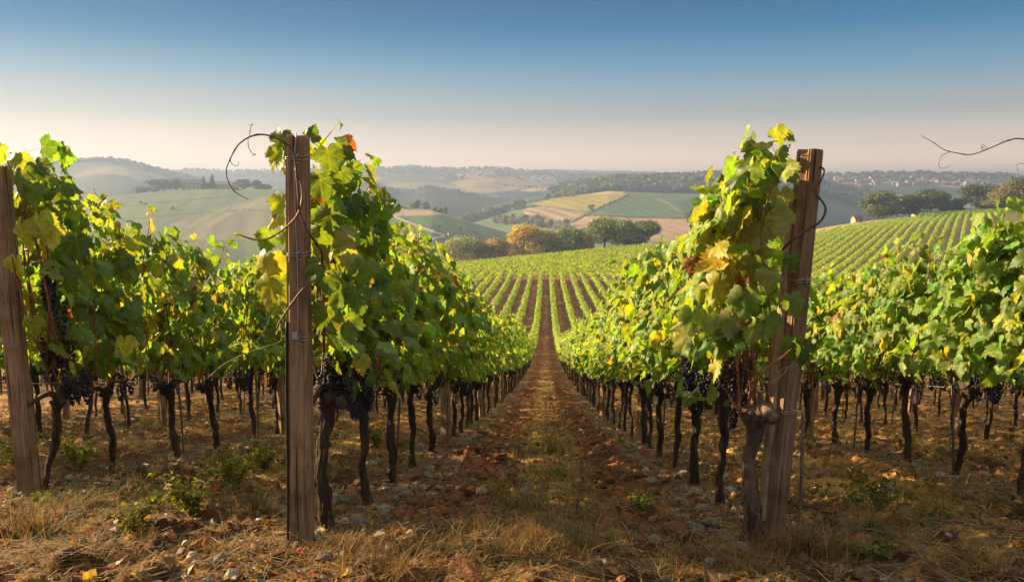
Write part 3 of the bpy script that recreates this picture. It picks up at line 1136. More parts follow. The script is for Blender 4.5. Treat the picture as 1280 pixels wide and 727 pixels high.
YG, YL, GR, DG, PALE, RUST = (.27, .34, .04), (.40, .40, .05), (.11, .18, .024), (.07, .125, .02), (.24, .27, .09), (.26, .07, .02)  # the two yellows are brightened to carry the glow of backlit leaves
EXTRA = {
    (-1, 0): [(352, 168, 3.75, .13, (-.3, -.9, .2), (-.2, 0, -.9), GR), 
              (346, 190, 3.7, .12, (-.4, -.9, .1), (-.3, 0, -.9), YG), (356, 205, 3.68, .10, (-.8, -.5, .1), (.1, 0, -1), PALE),
              (352, 248, 3.72, .13, (-.3, -.9, .2), (-.2, 0, -1), YG), (346, 268, 3.74, .11, (-.5, -.8, .2), (-.5, 0, -.6), YL),
              (356, 290, 3.7, .12, (-.3, -.9, .1), (-.1, 0, -1), YG), (352, 318, 3.72, .15, (-.3, -.9, .1), (.1, 0, -1), YG),
              (333, 322, 3.55, .17, (-.2, -1, .2), (-.1, -.1, -1), YL), (348, 350, 3.6, .13, (.2, -1, .1), (.3, 0, -.9), YG),
              (336, 352, 3.5, .15, (-.3, -1, .15), (-.1, 0, -1), YG), (357, 372, 3.7, .12, (-.2, -.9, .1), (-.1, 0, -1), YG),
              (398, 330, 3.52, .10, (.2, -1, .3), (-.5, 0, -.3), GR), (424, 360, 3.6, .14, (.1, -1, .2), (-.1, 0, -1), GR),
              (408, 345, 3.6, .12, (.1, -.9, .4), (.2, 0, -1), GR), (432, 400, 3.6, .16, (.2, -1, .1), (.1, 0, -1), GR),
              (445, 365, 3.6, .14, (.3, -.9, .1), (.2, 0, -1), DG), (405, 385, 3.58, .13, (.2, -1, .1), (-.3, 0, -.9), GR),
              (410, 190, 3.75, .14, (.3, -1, .2), (.1, 0, -1), GR), (422, 180, 3.8, .13, (.4, -.8, .3), (.6, 0, -.3), DG),
              (400, 225, 3.7, .14, (.3, -1, .2), (.1, 0, -1), DG), (425, 215, 3.8, .14, (.3, -1, .2), (.2, 0, -1), GR),
              (412, 262, 3.7, .15, (.2, -1, .2), (.1, 0, -1), GR), (440, 250, 3.85, .13, (.4, -.8, .3), (.3, 0, -1), DG),
              (398, 290, 3.7, .14, (.2, -1, .2), (-.1, 0, -1), GR), (428, 290, 3.7, .12, (.1, -1, .3), (.4, 0, -.6), PALE),
              (436, 320, 3.7, .12, (-.1, -1, .2), (.2, 0, -1), PALE), (455, 330, 3.7, .15, (.4, -.9, .3), (.1, 0, -1), GR),
              (462, 290, 3.9, .13, (.4, -.9, .3), (.3, 0, -1), DG), (388, 172, 3.9, .09, (.2, -1, .3), (.3, 0, .9), DG)],
    (1, 0): [(968, 172, 3.7, .09, (.3, -.9, .4), (.6, 0, .6), YG), (984, 160, 3.7, .10, (.5, -.7, .5), (.5, 0, -.5), GR),
             (945, 182, 3.7, .13, (-.2, -1, .3), (-.3, 0, -1), GR), (968, 195, 3.6, .14, (.1, -1, .2), (.2, 0, -1), DG),
             (985, 205, 3.65, .13, (.2, -.9, .4), (.3, 0, -1), GR), (930, 205, 3.7, .08, (-.3, -.9, .2), (-.4, 0, -.8), YG),
             (955, 215, 3.6, .15, (-.2, -1, .3), (-.1, 0, -1), GR), (975, 240, 3.6, .13, (-.3, -1, .2), (0, 0, -1), PALE),
             (918, 240, 3.7, .13, (-.6, -.8, .3), (-.1, 0, -1), PALE), (940, 245, 3.65, .14, (-.2, -1, .3), (.1, 0, -1), GR),
             (905, 262, 3.7, .12, (-.7, -.7, .3), (0, 0, -1), YG), (925, 275, 3.6, .15, (-.3, -1, .2), (.1, 0, -1), PALE),
             (952, 285, 3.6, .14, (-.4, -1, .3), (-.2, 0, -1), PALE), (975, 268, 3.55, .14, (-.4, -.9, .2), (.1, 0, -1), PALE),
             (890, 295, 3.75, .16, (-.5, -.9, .2), (-.3, 0, -1), YL), (880, 270, 3.8, .11, (-.7, -.6, .3), (0, 0, -1), YG),
             (910, 320, 3.65, .15, (-.4, -.9, .3), (.1, 0, -1), YG), (940, 325, 3.55, .15, (-.3, -1, .2), (0, 0, -1), GR),
             (900, 350, 3.6, .17, (-.2, -1, .2), (-.2, 0, -1), YL), (878, 345, 3.7, .16, (-.6, -.8, .3), (-.2, 0, -1), YG),
             (930, 365, 3.5, .16, (-.3, -1, .3), (.1, 0, -1), GR), (958, 340, 3.5, .13, (-.5, -.9, .2), (0, 0, -1), PALE),
             (866, 325, 3.8, .10, (-.3, -.9, .2), (-.2, 0, -1), RUST), (876, 318, 3.8, .08, (-.3, -.9, .2), (.2, 0, -1), (.45, .22, .03)),
             (990, 372, 3.5, .13, (.3, -1, .3), (.3, 0, -1), GR), (992, 425, 3.48, .13, (.3, -1, .2), (.3, 0, -1), GR),
             (1003, 432, 3.45, .12, (.5, -.9, .2), (.1, 0, -1), DG), (960, 395, 3.5, .14, (-.3, -1, .3), (0, 0, -1), GR),
             (945, 405, 3.5, .13, (-.2, -1, .3), (-.3, 0, -1), YG), (915, 395, 3.55, .14, (-.3, -1, .2), (-.1, 0, -1), PALE),
             (885, 395, 3.6, .14, (-.4, -1, .2), (-.1, 0, -1), YG), (865, 390, 3.7, .15, (-.5, -.9, .2), (0, 0, -1), GR),
             (900, 425, 3.6, .12, (-.4, -.9, .2), (-.1, 0, -1), GR), (872, 425, 3.7, .13, (-.4, -.9, .2), (0, 0, -1), DG),
             (955, 260, 3.7, .13, (-.4, -1, .3), (.1, 0, -1), DG), (990, 320, 3.6, .10, (.2, -1, .3), (.3, 0, -1), DG)],
    (-2, 0): [(20, 195, 4.8, .18, (.1, -1, .3), (-.2, 0, -1), YG), (28, 215, 4.7, .17, (-.1, -1, .2), (.1, 0, -1), GR),
              (45, 205, 4.8, .16, (.4, -.8, .4), (.5, 0, -.8), DG), (40, 235, 4.7, .15, (.2, -1, .2), (.2, 0, -1), GR),
              (28, 280, 4.7, .20, (-.2, -1, .2), (-.1, 0, -1), YL), (48, 270, 4.7, .18, (0, -1, .2), (.1, 0, -1), YG),
              (62, 285, 4.75, .17, (.2, -1, .2), (.1, 0, -1), YL), (75, 240, 4.8, .16, (.3, -1, .3), (.3, 0, -1), DG),
              (20, 325, 4.75, .17, (-.3, -1, .1), (0, 0, -1), YL), (40, 400, 4.7, .14, (.2, -1, .1), (0, 0, -1), YG),
              (155, 425, 5.3, .16, (.1, -1, .1), (0, 0, -1), YL), (165, 300, 5.6, .15, (.2, -1, .2), (.1, 0, -1), YG),
              (95, 300, 4.9, .18, (.3, -1, .3), (.2, 0, -1), DG), (85, 340, 4.9, .17, (.3, -1, .3), (.1, 0, -1), DG)],
}


_mb = MB()
_mb.add(*tube(smooth_path([[0, 0, 0], [.006, .004, .5], [-.004, 0, 1.05]], 9), .0085, 6, np.random.default_rng(2), .07), tint=(.16, .11, .07))
STAKE = _mb.mesh('stake', M_BARK, True)


def build_vine(i, k, y):
    x = row_x(i) + RNG.normal(0, .025)
    if (i, k) == (1, 0):                                 # its trunk stands against the leaning post
        x, y = .945, 3.60
    seed = 5000 + (i + 10) * 97 + k
    rng = np.random.default_rng(seed)
    hero = k < HERO.get(i, 0)
    z = float(Hs(np.array([x]), np.array([y]))[0]) - .02
    v = empty('grapevine', (x, y, z))
    rot = 0.0
    dist = math.hypot(x, y)
    if hero:
        lean = {(-2, 0): (.10, .1), (1, 0): (-.02, -.03), (2, 1): (.07, .1)}.get((i, k), (rng.normal(0, .025), rng.normal(0, .05)))
        tm, head = trunk_mesh(rng, rng.uniform(.62, .72), .040 if (i, k) == (1, 0) else rng.uniform(.024, .033), lean, 12, 34, tone=2.3 if (i, k) == (1, 0) else None)
        ztop = {(-1, 0): 1.84, (1, 0): 1.86, (-2, 0): 2.02, (-2, 1): 1.98, (-2, 2): 1.96, (-2, 3): 1.86, (-2, 4): 1.9, (-2, 5): 1.92, (-2, 6): 1.95, (-1, 1): 1.70, (-1, 2): 1.72, (-1, 3): 1.76, (2, 0): 1.9, (2, 1): 1.9, (2, 2): 1.85,
                (1, 1): 1.68, (1, 2): 1.68, (1, 3): 1.66}.get((i, k), 1.80)
        sh = shoot_paths(rng, head, ztop, 8, .42 if k else .30, .05 if k else .035, 0.0 if k else .16)
        ex = None
        if (i, k) in EXTRA:
            P, Nn, T, S, C = px_leaves(EXTRA[(i, k)], rng, {-1: -.30, 1: -.08, -2: -.25}[i])
            ex = (P - np.array([x, y, z]), Nn, T, S, C * rng.uniform(.8, 1.15, (len(C), 1)))
        fm = foliage_mesh(rng, sh, 2, 46, .118, yellow=.10 if i < 0 else .12, autumn=.012, extra=ex, clear=(x, y) if k < 2 else None)
        link('trunk', tm, v)
        link('foliage', fm, v)
        for s in sh:
            mb = MB()
            mb.add(*tube(s, np.linspace(.006, .0025, len(s)), 6), tint=np.array([.19, .075, .035]) * rng.uniform(.7, 1.3))
            link('cane', mb.mesh('cane', M_CANE, True), v)
        nb = int(rng.integers(5, 8))
        for b in range(nb):
            p = (head[0] + rng.choice([-1, 1]) * rng.uniform(.02, .10), head[1] + rng.uniform(-.40 if k else -.05, .40), head[2] + rng.uniform(.04, .22))
            link('grape_bunch', BUNCH_NEAR[int(rng.integers(5))], v, p, (rng.normal(0, .1), rng.normal(0, .1), rng.uniform(0, 6.28)), (.76, .76, .76))
    else:
        pr = MID[int(rng.integers(len(MID)))] if dist < 15 else FARV[int(rng.integers(len(FARV)))]
        flip = rng.random() < .5
        v.rotation_euler = (0, 0, pi if flip else 0)
        sc = rng.uniform(.95, 1.07) * (1.07 if i == -2 else 1.08 if i < -2 else 1.0)
        v.scale = (1, 1, sc)
        link('trunk', pr['trunk'], v)
        link('foliage', pr['foliage'], v)
        if dist < 15 and abs(i) <= 3:
            for c in pr['canes']:
                link('cane', c, v)
        nb = 4 if dist < 15 else 2 if dist < 26 else 0
        if abs(i) > 3:
            nb = min(nb, 2)
        for b in range(nb):
            bm_ = BUNCH_NEAR[int(rng.integers(5))] if dist < 10 else BUNCH_FAR[int(rng.integers(3))]
            link('grape_bunch', bm_, v, pr['bunch'][b], (0, 0, rng.uniform(0, 6.28)))
    if abs(i) <= 3 and k % 2 == 0 and k < 28 and not (k == 0):
        link('stake', STAKE, v, (rng.normal(0, .03), .11 + rng.normal(0, .04), -.05), (rng.normal(0, .04), rng.normal(0, .05), 0))
    if k < 12 and abs(i) <= 2:
        lab = f'{ORD[k]} vine from the near end of {ROWNAME[i]}'
    elif k < 6:
        lab = f'{ORD[k]} vine from the near end of {ROWNAME[i]}'
    else:
        lab = f'green vine standing farther down {ROWNAME[i]}'
    tag(v, lab, 'grapevine', f'vines in {ROWNAME[i]}')
    vines[(i, k)] = v
    return v


row_last = {}
for i in (-1, 1, -2, 2, -3, 3, -4, 4, -5, 5):
    y = START[i]
    for k in range(COUNT[i]):
        build_vine(i, k, y)
        y += {1: .80, -1: .90}.get(i, .88) + RNG.normal(0, .05)
    row_last[i] = y

# labels of the vines that stand out most
def relabel(key, text):
    vines[key]['label'] = text


relabel((-1, 0), 'lush vine with a tall crown growing right behind the upright post')
relabel((1, 0), 'tall yellowing vine with red canes and grapes leaning against the leaning post')
relabel((-2, 0), 'tall backlit vine with large yellow leaves beside the outermost tilted post')


def local(v, P):
    return np.asarray(P) - np.array(v.location)


SHIFT = [-.33]


# long canes and tendrils that reach out of the canopies
def px_path(lst):
    return [at(a, b, c + SHIFT[0]) for a, b, c in lst]


va, vb, vc, vd = vines[(-1, 0)], vines[(1, 0)], vines[(-2, 0)], vines[(2, 1)]
TEND = (.10, .055, .03)
# looping shoot over the upright post
add_cane(va, [local(va, p) for p in px_path([(374, 262, 3.50), (368, 196, 3.50), (352, 176, 3.48), (325, 168, 3.46), (301, 178, 3.45), (287, 200, 3.44), (283, 218, 3.44), (292, 238, 3.44), (310, 249, 3.43)])], .0045, .0015, 'cane', TEND, 44)
for pts in ([(312, 170, 3.455), (313, 160, 3.46), (316, 155, 3.46), (311, 157, 3.46)],
            [(310, 173, 3.455), (311, 185, 3.45), (318, 194, 3.45), (319, 192, 3.45), (315, 195, 3.45)],
            [(287, 197, 3.445), (290, 205, 3.44), (297, 207, 3.44), (298, 202, 3.44)],
            [(290, 236, 3.44), (300, 237, 3.44), (308, 235, 3.44)]):
    add_cane(va, [local(va, p) for p in px_path(pts)], .0016, .0009, 'tendril', TEND, 18, 5)
# pale brown cane bending across the post
add_cane(va, [local(va, p) for p in px_path([(300, 294, 3.45), (322, 300, 3.47), (340, 296, 3.48), (360, 282, 3.50), (372, 268, 3.51), (378, 248, 3.52), (376, 228, 3.52), (369, 210, 3.51)])], .003, .0055, 'cane', (.22, .12, .06), 36)
add_cane(va, [local(va, p) for p in px_path([(378, 250, 3.55), (374, 262, 3.52), (384, 288, 3.52), (396, 305, 3.58), (402, 320, 3.7), (404, 380, 3.8), (405, 440, 3.86)])], .004, .007, 'cane', (.12, .055, .03), 36)
add_cane(va, [local(va, p) for p in px_path([(394, 350, 3.55), (378, 362, 3.52), (366, 378, 3.51), (352, 398, 3.53), (346, 410, 3.56)])], .005, .0035, 'cane', (.14, .08, .045), 20)
# pale drying tendrils beside the upright post
for pts in ([(362, 382, 3.5), (340, 392, 3.48), (332, 410, 3.48), (318, 428, 3.48), (296, 430, 3.48)],
            [(350, 404, 3.52), (352, 424, 3.52), (336, 432, 3.5), (310, 440, 3.5), (280, 455, 3.5), (262, 470, 3.5)]):
    add_cane(va, [local(va, p) for p in px_path(pts)], .0016, .0009, 'tendril', (.30, .22, .11), 26, 5)
# dark hooked cane round the leaning post
SHIFT[0] = -.10
add_cane(vb, [local(vb, p) for p in px_path([(1018, 207, 3.74), (1030, 212, 3.72), (1026, 226, 3.70), (1018, 240, 3.68), (1028, 252, 3.66), (1032, 262, 3.64), (1026, 276, 3.62), (1008, 288, 3.60), (990, 300, 3.59), (978, 312, 3.62)])], .0038, .006, 'cane', (.07, .045, .035), 44)
for pts in ([(1000, 440, 3.6), (978, 468, 3.5), (960, 478, 3.45), (945, 470, 3.5)], [(1008, 446, 3.6), (1002, 480, 3.58), (996, 520, 3.6), (1002, 540, 3.62), (996, 575, 3.64)],
            [(998, 455, 3.6), (975, 465, 3.5), (985, 500, 3.52), (1002, 505, 3.58), (985, 520, 3.56)]):
    add_cane(vb, [local(vb, p) for p in px_path(pts)], .0022, .0010, 'tendril', (.30, .20, .11), 26, 5)
for pts in ([(926, 520, 3.66), (922, 470, 3.62), (925, 420, 3.6), (926, 380, 3.62), (930, 300, 3.68)], [(932, 515, 3.68), (944, 470, 3.62), (940, 430, 3.6), (944, 380, 3.62), (948, 260, 3.7)],
            [(925, 515, 3.68), (905, 480, 3.7), (898, 440, 3.72), (905, 380, 3.75)], [(938, 480, 3.58), (958, 462, 3.5), (978, 446, 3.46), (990, 435, 3.46)]):
    add_cane(vb, [local(vb, p) for p in px_path(pts)], .0075, .004, 'cane', (.30, .11, .05), 24)
for (a, b, c, q) in ((905, 448, 3.62, 0), (918, 455, 3.6, 2), (863, 448, 4.0, 1), (880, 462, 3.9, 3), (860, 445, 4.25, 4)):
    link('grape_bunch', BUNCH_NEAR[q], vb, local(vb, at(a, b, c - .05)), (0, 0, q), (.82, .82, .82))
for (a, b, c, q) in ((58, 425, 5.0, 0), (72, 420, 5.1, 2), (84, 428, 5.2, 1), (62, 330, 4.9, 3), (75, 372, 4.95, 4), (60, 352, 4.95, 1)):
    link('grape_bunch', BUNCH_NEAR[q], vc, local(vc, at(a, b, c - .25)), (0, 0, q))
for (a, b, c, q) in ((412, 440, 3.9, 0), (425, 432, 4.0, 2), (455, 440, 4.3, 1), (405, 465, 3.8, 3)):
    link('grape_bunch', BUNCH_NEAR[q], va, local(va, at(a, b, c - .3)), (0, 0, q), (.75, .75, .75))
# red canes of the backlit vine
SHIFT[0] = -.25
for pts in ([(72, 430, 4.95), (62, 380, 4.9), (50, 320, 4.85), (28, 250, 4.8), (14, 215, 4.78), (8, 200, 4.78)], [(60, 430, 4.95), (62, 360, 4.9), (58, 300, 4.9), (52, 255, 4.9)],
            [(52, 440, 4.9), (38, 410, 4.8), (20, 345, 4.75), (15, 320, 4.75)], [(120, 470, 5.3), (118, 400, 5.3), (112, 330, 5.25), (108, 290, 5.25)]):
    add_cane(vc, [local(vc, p) for p in px_path(pts)], .009, .003, 'cane', (.22, .08, .04), 24)
# bare shoot reaching in high over the rows
SHIFT[0] = 0.0
add_cane(vd, [local(vd, p) for p in px_path([(1330, 300, 5.2), (1345, 240, 5.1), (1320, 185, 5.0), (1280, 174, 4.95), (1262, 175, 4.93), (1240, 184, 4.9), (1215, 193, 4.9), (1195, 191, 4.88), (1180, 187, 4.87), (1165, 177, 4.86), (1152, 170, 4.86)])], .005, .0016, 'cane', (.13, .06, .04), 60)
for pts in ([(1187, 190, 4.87), (1178, 194, 4.86), (1174, 202, 4.86), (1174, 209, 4.86), (1182, 210, 4.86), (1188, 206, 4.86)],
            [(1228, 189, 4.89), (1227, 182, 4.88), (1231, 182, 4.88), (1228, 185, 4.88), (1234, 184, 4.88)], [(1256, 178, 4.92), (1253, 177, 4.92), (1252, 175, 4.92)],
            [(1290, 205, 4.95), (1273, 205, 4.95), (1272, 212, 4.95), (1276, 226, 4.95)]):
    add_cane(vd, [local(vd, p) for p in px_path(pts)], .0018, .0009, 'tendril', (.13, .06, .04), 22, 5)

# ------------------------------------------------------------------ wooden posts with wire ties
def post_mesh(rng, h, wx, wy, tone, n=60, seg=24, rough=.009):
    mb = MB()
    zs = np.concatenate([np.linspace(-.25, h - .012, n), [h - .004, h]])
    ang = np.arange(seg) * 2 * pi / seg
    ca, sa = np.cos(ang), np.sin(ang)
    e = .32
    sx = np.sign(ca) * np.abs(ca) ** e
    sy = np.sign(sa) * np.abs(sa) ** e
    V = []
    for q, z in enumerate(zs):
        k = 1.0 if q < n else (.975 if q == n else .93)
        gx = 1 + .05 * (noise2(np.array([z * 1.5]), np.array([tone * 9]), 60)[0] - .5)
        dx = .012 * (noise2(np.array([z * .9]), np.array([3.1 + tone]), 61)[0] - .5)
        groove = (noise2(np.arange(seg) * 1.7 + tone * 50, np.full(seg, z * 1.3), 62) - .5) * rough * 2
        V.append(np.stack([dx + sx * (wx / 2 * k * gx + groove), sy * (wy / 2 * k * gx + groove), np.full(seg, z) + (rng.normal(0, .003, seg) if q >= n else 0)], -1))
    V = np.vstack(V)
    m_ = len(zs)
    i = np.arange(m_ - 1)[:, None] * seg
    j = np.arange(seg)[None, :]
    k = (j + 1) % seg
    Q = np.stack([i + j, i + k, i + seg + k, i + seg + j], -1).reshape(-1, 4)
    V = np.vstack([V, [[0, 0, h + .001]]])
    jj = np.arange(seg)
    T = np.stack([jj + (m_ - 1) * seg, (jj + 1) % seg + (m_ - 1) * seg, np.full(seg, m_ * seg)], -1)
    mb.add(V, [Q, T], np.array([.34, .220, .130]) * (.72 + .5 * tone))
    return mb.mesh('post_body', M_WOOD, False)


def tie_mesh(rng, wx, wy, z, turns=2, r=.0022, tail=.05):
    mb = MB()
    for t in range(turns):
        a = np.linspace(0, 2 * pi, 25)
        e = .32
        p = np.stack([np.sign(np.cos(a)) * np.abs(np.cos(a)) ** e * (wx / 2 + .004), np.sign(np.sin(a)) * np.abs(np.sin(a)) ** e * (wy / 2 + .004), z + t * .009 + .006 * np.sin(a + t)], -1)
        mb.add(*tube(p, r, 6), tint=(.34, .32, .30))
    p = smooth_path([[0, -wy / 2 - .006, z + .004], [.012, -wy / 2 - .012, z + .016], [.0, -wy / 2 - .014, z - .012], [.02, -wy / 2 - .012, z - .02]], 12)
    mb.add(*tube(p, r, 6), tint=(.36, .34, .32))
    return mb.mesh('wire_tie', M_METAL, True)


def gz(x, y):
    return float(Hs(np.array([x]), np.array([y]))[0])


def end_post(x, y, h, wx, wy, tone, rot, ties, label):
    rng = np.random.default_rng(int(tone * 1000))
    t = empty('wooden_post', (x, y, gz(x, y) - .01), rot)
    link('post_body', post_mesh(rng, h, wx, wy, tone), t)
    for z in ties:
        link('wire_tie', tie_mesh(rng, wx, wy, z), t)
    tag(t, label, 'post', 'trellis end posts')
    return t


pu = end_post(-1.05, 3.27, 1.76, .080, .082, .42, (0, radians(1.2), radians(4)), (.93, 1.67, 1.28), 'upright weathered wooden end post with wire ties between big vine leaves')
pl = end_post(1.05, 3.60, 1.80, .086, .09, .16, (radians(0), radians(4.2), radians(27)), (1.22, .62), 'leaning split wooden end post with a sunlit pale edge')
po = end_post(-3.15, 4.57, 2.0, .096, .10, .36, (0, radians(-.9), radians(3)), (.95,), 'outermost tilted wooden end post at the edge of the picture')
# wire running down the face of the upright post
mb = MB()
mb.add(*tube(smooth_path([[.004, -.047, 1.77], [-.006, -.048, 1.6], [.002, -.047, 1.2], [.0, -.0475, .93]], 24), .0028, 6), tint=(.42, .40, .38))
link('wire', mb.mesh('wire', M_METAL, True), pu)
mb = MB()
mb.add(*tube(smooth_path([[-.047, -.04, 1.0], [-.049, -.046, .7], [-.050, -.045, .35], [-.054, -.05, -.02]], 24), .0065, 8), tint=(.02, .02, .02))
link('black_hose', mb.mesh('black_hose', tint_material('rubber', rough=.5, var=.1), True), pu)
mb = MB()
mb.add(*box(.022, .012, .03, (-.01, -.050, .945)), tint=(.45, .44, .42))
link('wire_clamp', mb.mesh('wire_clamp', M_METAL), pu)
# split left edge of the leaning post, its sunlight painted in as paler wood
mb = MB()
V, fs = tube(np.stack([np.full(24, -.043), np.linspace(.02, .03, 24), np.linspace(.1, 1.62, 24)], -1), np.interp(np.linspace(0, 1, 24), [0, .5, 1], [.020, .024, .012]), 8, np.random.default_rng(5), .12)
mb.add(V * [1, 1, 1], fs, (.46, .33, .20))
link('sunlit_split_edge', mb.mesh('sunlit_split_edge', M_WOOD), pl)

# thin stake beside the leaning post
mb = MB()
sx, sy = 1.17, 3.58
mb.add(*tube(smooth_path([[0, 0, -.1], [.004, .004, .3], [-.004, .0, .62]], 16), .0085, 7, np.random.default_rng(3), .08), tint=(.22, .155, .10))
so = link('stake', mb.mesh('stake', M_WOOD, True), None, (sx, sy, gz(sx, sy)))
tag(so, 'thin weathered wooden stake standing beside the leaning post', 'stake')

# intermediate trellis posts
pm = [post_mesh(np.random.default_rng(70 + q), 1.72, .075, .07, .35 + .1 * q, 16, 12) for q in range(3)]
tm_ = tie_mesh(np.random.default_rng(9), .075, .07, .72)
for i in (-1, 1, -2, 2, -3, 3, -4, 4, -5, 5):
    ys = np.arange(START[i] + (4.4 if i < 0 else 5.1), 42, 5.1)
    for k, y in enumerate(ys):
        x = row_x(i) + .03 * (-1) ** k
        t = empty('wooden_post', (x, y, gz(x, y) - .02), (RNG.normal(0, .02), RNG.normal(0, .03), RNG.uniform(0, 1)))
        link('post_body', pm[(k + i) % 3], t)
        if k < 3 and abs(i) < 4:
            link('wire_tie', tm_, t)
        lab = f'{ORD[k]} trellis post from the near end of {ROWNAME[i]}'
        tag(t, lab, 'post', f'posts among the vines of {ROWNAME[i]}')

# trellis wires along the first rows
for i in (-1, 1, -2, 2):
    for z, nm in ((.70, 'lower'), (1.25, 'upper')):
        x0 = {-1: -1.05, 1: 1.05, -2: -3.15, 2: 3.15}[i]
        y0 = {-1: 3.30, 1: 3.64, -2: 4.60, 2: 4.0}[i]
        ys = np.arange(y0, 42, 1.7)
        zz = H(np.full(len(ys), x0), ys) + z
        mb = MB()
        P = np.stack([np.full(len(ys), x0) + .02, ys, zz], -1)
        org = P[0].copy()
        mb.add(*tube(P - org, .0028, 5), tint=(.36, .34, .32))
        w = link('trellis_wire', mb.mesh('trellis_wire', M_METAL, True), None, org)
        tag(w, f'{nm} steel trellis wire strung along {ROWNAME[i]}', 'wire', 'trellis wires')

# ------------------------------------------------------------------ distant vine rows
def hedge_quads(rng, line_xy, h0, h1, half_w, per_m, size, yellow=.12, bright=1.0, even=0.0):
    """leaf sprays along a line of ground points; arrays per_m/size follow the distance"""
    P0 = np.asarray(line_xy, float)
    seg = np.hypot(*np.diff(P0, axis=0).T)
    cum = np.concatenate([[0], np.cumsum(seg)])
    L = cum[-1]
    s, out = 0.0, []
    st = np.arange(0, L, 2.0)
    S_all, sz_all = [], []
    for a in st:
        x = np.interp(a, cum, P0[:, 0])
        y = np.interp(a, cum, P0[:, 1])
        d = math.hypot(x, y)
        n = int(per_m(d) * 2 + .5)
        S_all.append(a + rng.uniform(0, 2.0, n))
        sz_all.append(np.full(n, size(d)))
    S_all = np.minimum(np.concatenate(S_all), L)
    thin = noise2(S_all * .35, np.full(len(S_all), float(rng.uniform(0, 50))), 83)      # weak vines and gaps
    kp_ = rng.random(len(S_all)) < .35 + 1.3 * sstep(.15, .5, thin)
    sz = np.concatenate(sz_all) * rng.uniform(.7, 1.35, len(S_all))
    S_all, sz = S_all[kp_], sz[kp_]
    x = np.interp(S_all, cum, P0[:, 0])
    y = np.interp(S_all, cum, P0[:, 1])
    dx = np.interp(S_all, cum, np.gradient(P0[:, 0]))
    dy = np.interp(S_all, cum, np.gradient(P0[:, 1]))
    l = np.hypot(dx, dy) + 1e-9
    nx, ny = dy / l, -dx / l
    side = np.where(rng.random(len(x)) < .5, -1., 1.)
    lump = .75 + .5 * noise2(S_all * .9, np.full(len(x), rng.uniform(0, 99)), 81)
    off = side * half_w * lump * np.sqrt(rng.random(len(x)))
    hh = h0 + (h1 * (.9 + .2 * lump - .1) - h0) * rng.random(len(x)) ** .7
    xx, yy = x + nx * off, y + ny * off
    zz = H(xx, yy) + hh
    P = np.stack([xx, yy, zz], -1)
    up = .45 + .8 * (hh > h1 * .85)
    Nn = np.stack([nx * side * .9 + rng.normal(0, .4, len(x)), ny * side * .9 + rng.normal(0, .4, len(x)), up + rng.normal(0, .3, len(x))], -1)
    T = np.stack([rng.normal(0, .6, len(x)), rng.normal(0, .6, len(x)), -1 + rng.normal(0, .4, len(x))], -1)
    tint = leaf_tints(len(x), rng, yellow, .004) * bright
    tint = tint * (1 - even) + tint.mean(0) * even
    return leaves_arrays(P, Nn, T, sz, tint, 0, rng, .5)


def build_row(i):
    rng = np.random.default_rng(900 + i)
    x = row_x(i)
    y0 = row_last.get(i, 12.0 + abs(i))
    y1 = 171 - x * .45
    ys = np.arange(y0, y1, 1.0)
    line = np.stack([np.full(len(ys), x), ys], -1)
    near_vis = abs(i) <= 5
    V, Fx, tt, uv = hedge_quads(rng, line, .70, 1.84, .27,
                                lambda d: (120 if near_vis else 70) * min(1, (60 / max(d, 60)) ** 1.6),
                                lambda d: max(.15, .0023 * d) if d > 40 else .16, yellow=.18, bright=1.2, even=.45)
    org = np.array([x, y0, float(H(np.array([x]), np.array([y0]))[0])])
    t = empty('vine_row', org)
    mb = MB()
    mb.add(V - org, [Fx], tt, uv)
    f = link('foliage', mb.mesh('foliage', M_LEAF_FAR), t)
    mb = MB()
    for y in np.arange(y0, min(y1, 110), .95):
        xx = x + rng.normal(0, .03)
        z = float(H(np.array([xx]), np.array([y]))[0])
        V, fs = tube([[xx, y, z - .05], [xx + rng.normal(0, .03), y + rng.normal(0, .05), z + .85]], [.035, .03], 4, cap=False)
        mb.add(V - org, fs, np.array([.07, .048, .034]) * rng.uniform(.7, 1.3))
    f = link('woody_base', mb.mesh('woody_base', M_BARK), t)
    tag(f, kind='stuff')
    n = abs(i)
    side = 'upright' if i < 0 else 'leaning'
    tag(t, f'far stretch of the {ORD[n - 1]} vine row past the {side} post, running up to the crest' if n > 1 else f'far stretch of the vine row in line with the {side} post, climbing to the crest', 'vine row', 'vine rows running down the valley')


for i in list(range(-12, 0)) + list(range(1, 12)):
    build_row(i)

# right hillside vineyard: rows running away up the slope
RD = np.array([sin(radians(27.5)), cos(radians(27.5))])
RN = np.array([RD[1], -RD[0]])


def field_top(u):
    return np.interp(u, [900, 1010, 1060, 1100, 1165, 1400], [262, 275, 318, 345, 388, 430])


cnt = 0
for q in range(-25, 21):
    base = np.array([108.0, 235.0]) + RN * (q * 2.5)
    ts = np.arange(-130, 220, 1.5)
    pts = base[None] + ts[:, None] * RD[None]
    u = 683 + 1000 * pts[:, 0] / pts[:, 1]
    ok = (pts[:, 1] > 120) & (pts[:, 1] < field_top(u) - 3) & (pts[:, 0] > 38) & (u > 800) & (u < 1230)
    pts = pts[ok]
    if len(pts) < 12:
        continue
    rng = np.random.default_rng(1500 + q)
    V, Fx, tt, uv = hedge_quads(rng, pts, .2, 1.15, .32, lambda d: 14, lambda d: .36, yellow=.16, bright=1.3, even=.7)
    org = np.array([pts[0, 0], pts[0, 1], float(H(pts[:1, 0], pts[:1, 1])[0])])
    mb = MB()
    mb.add(V - org, [Fx], tt, uv)
    o = link('vine_row', mb.mesh('vine_row', M_LEAF_FAR), None, org)
    tag(o, 'narrow green vine row in the striped vineyard below the hilltop trees', 'vine row', 'rows of the striped hillside vineyard')
    cnt += 1
print('right rows', cnt)

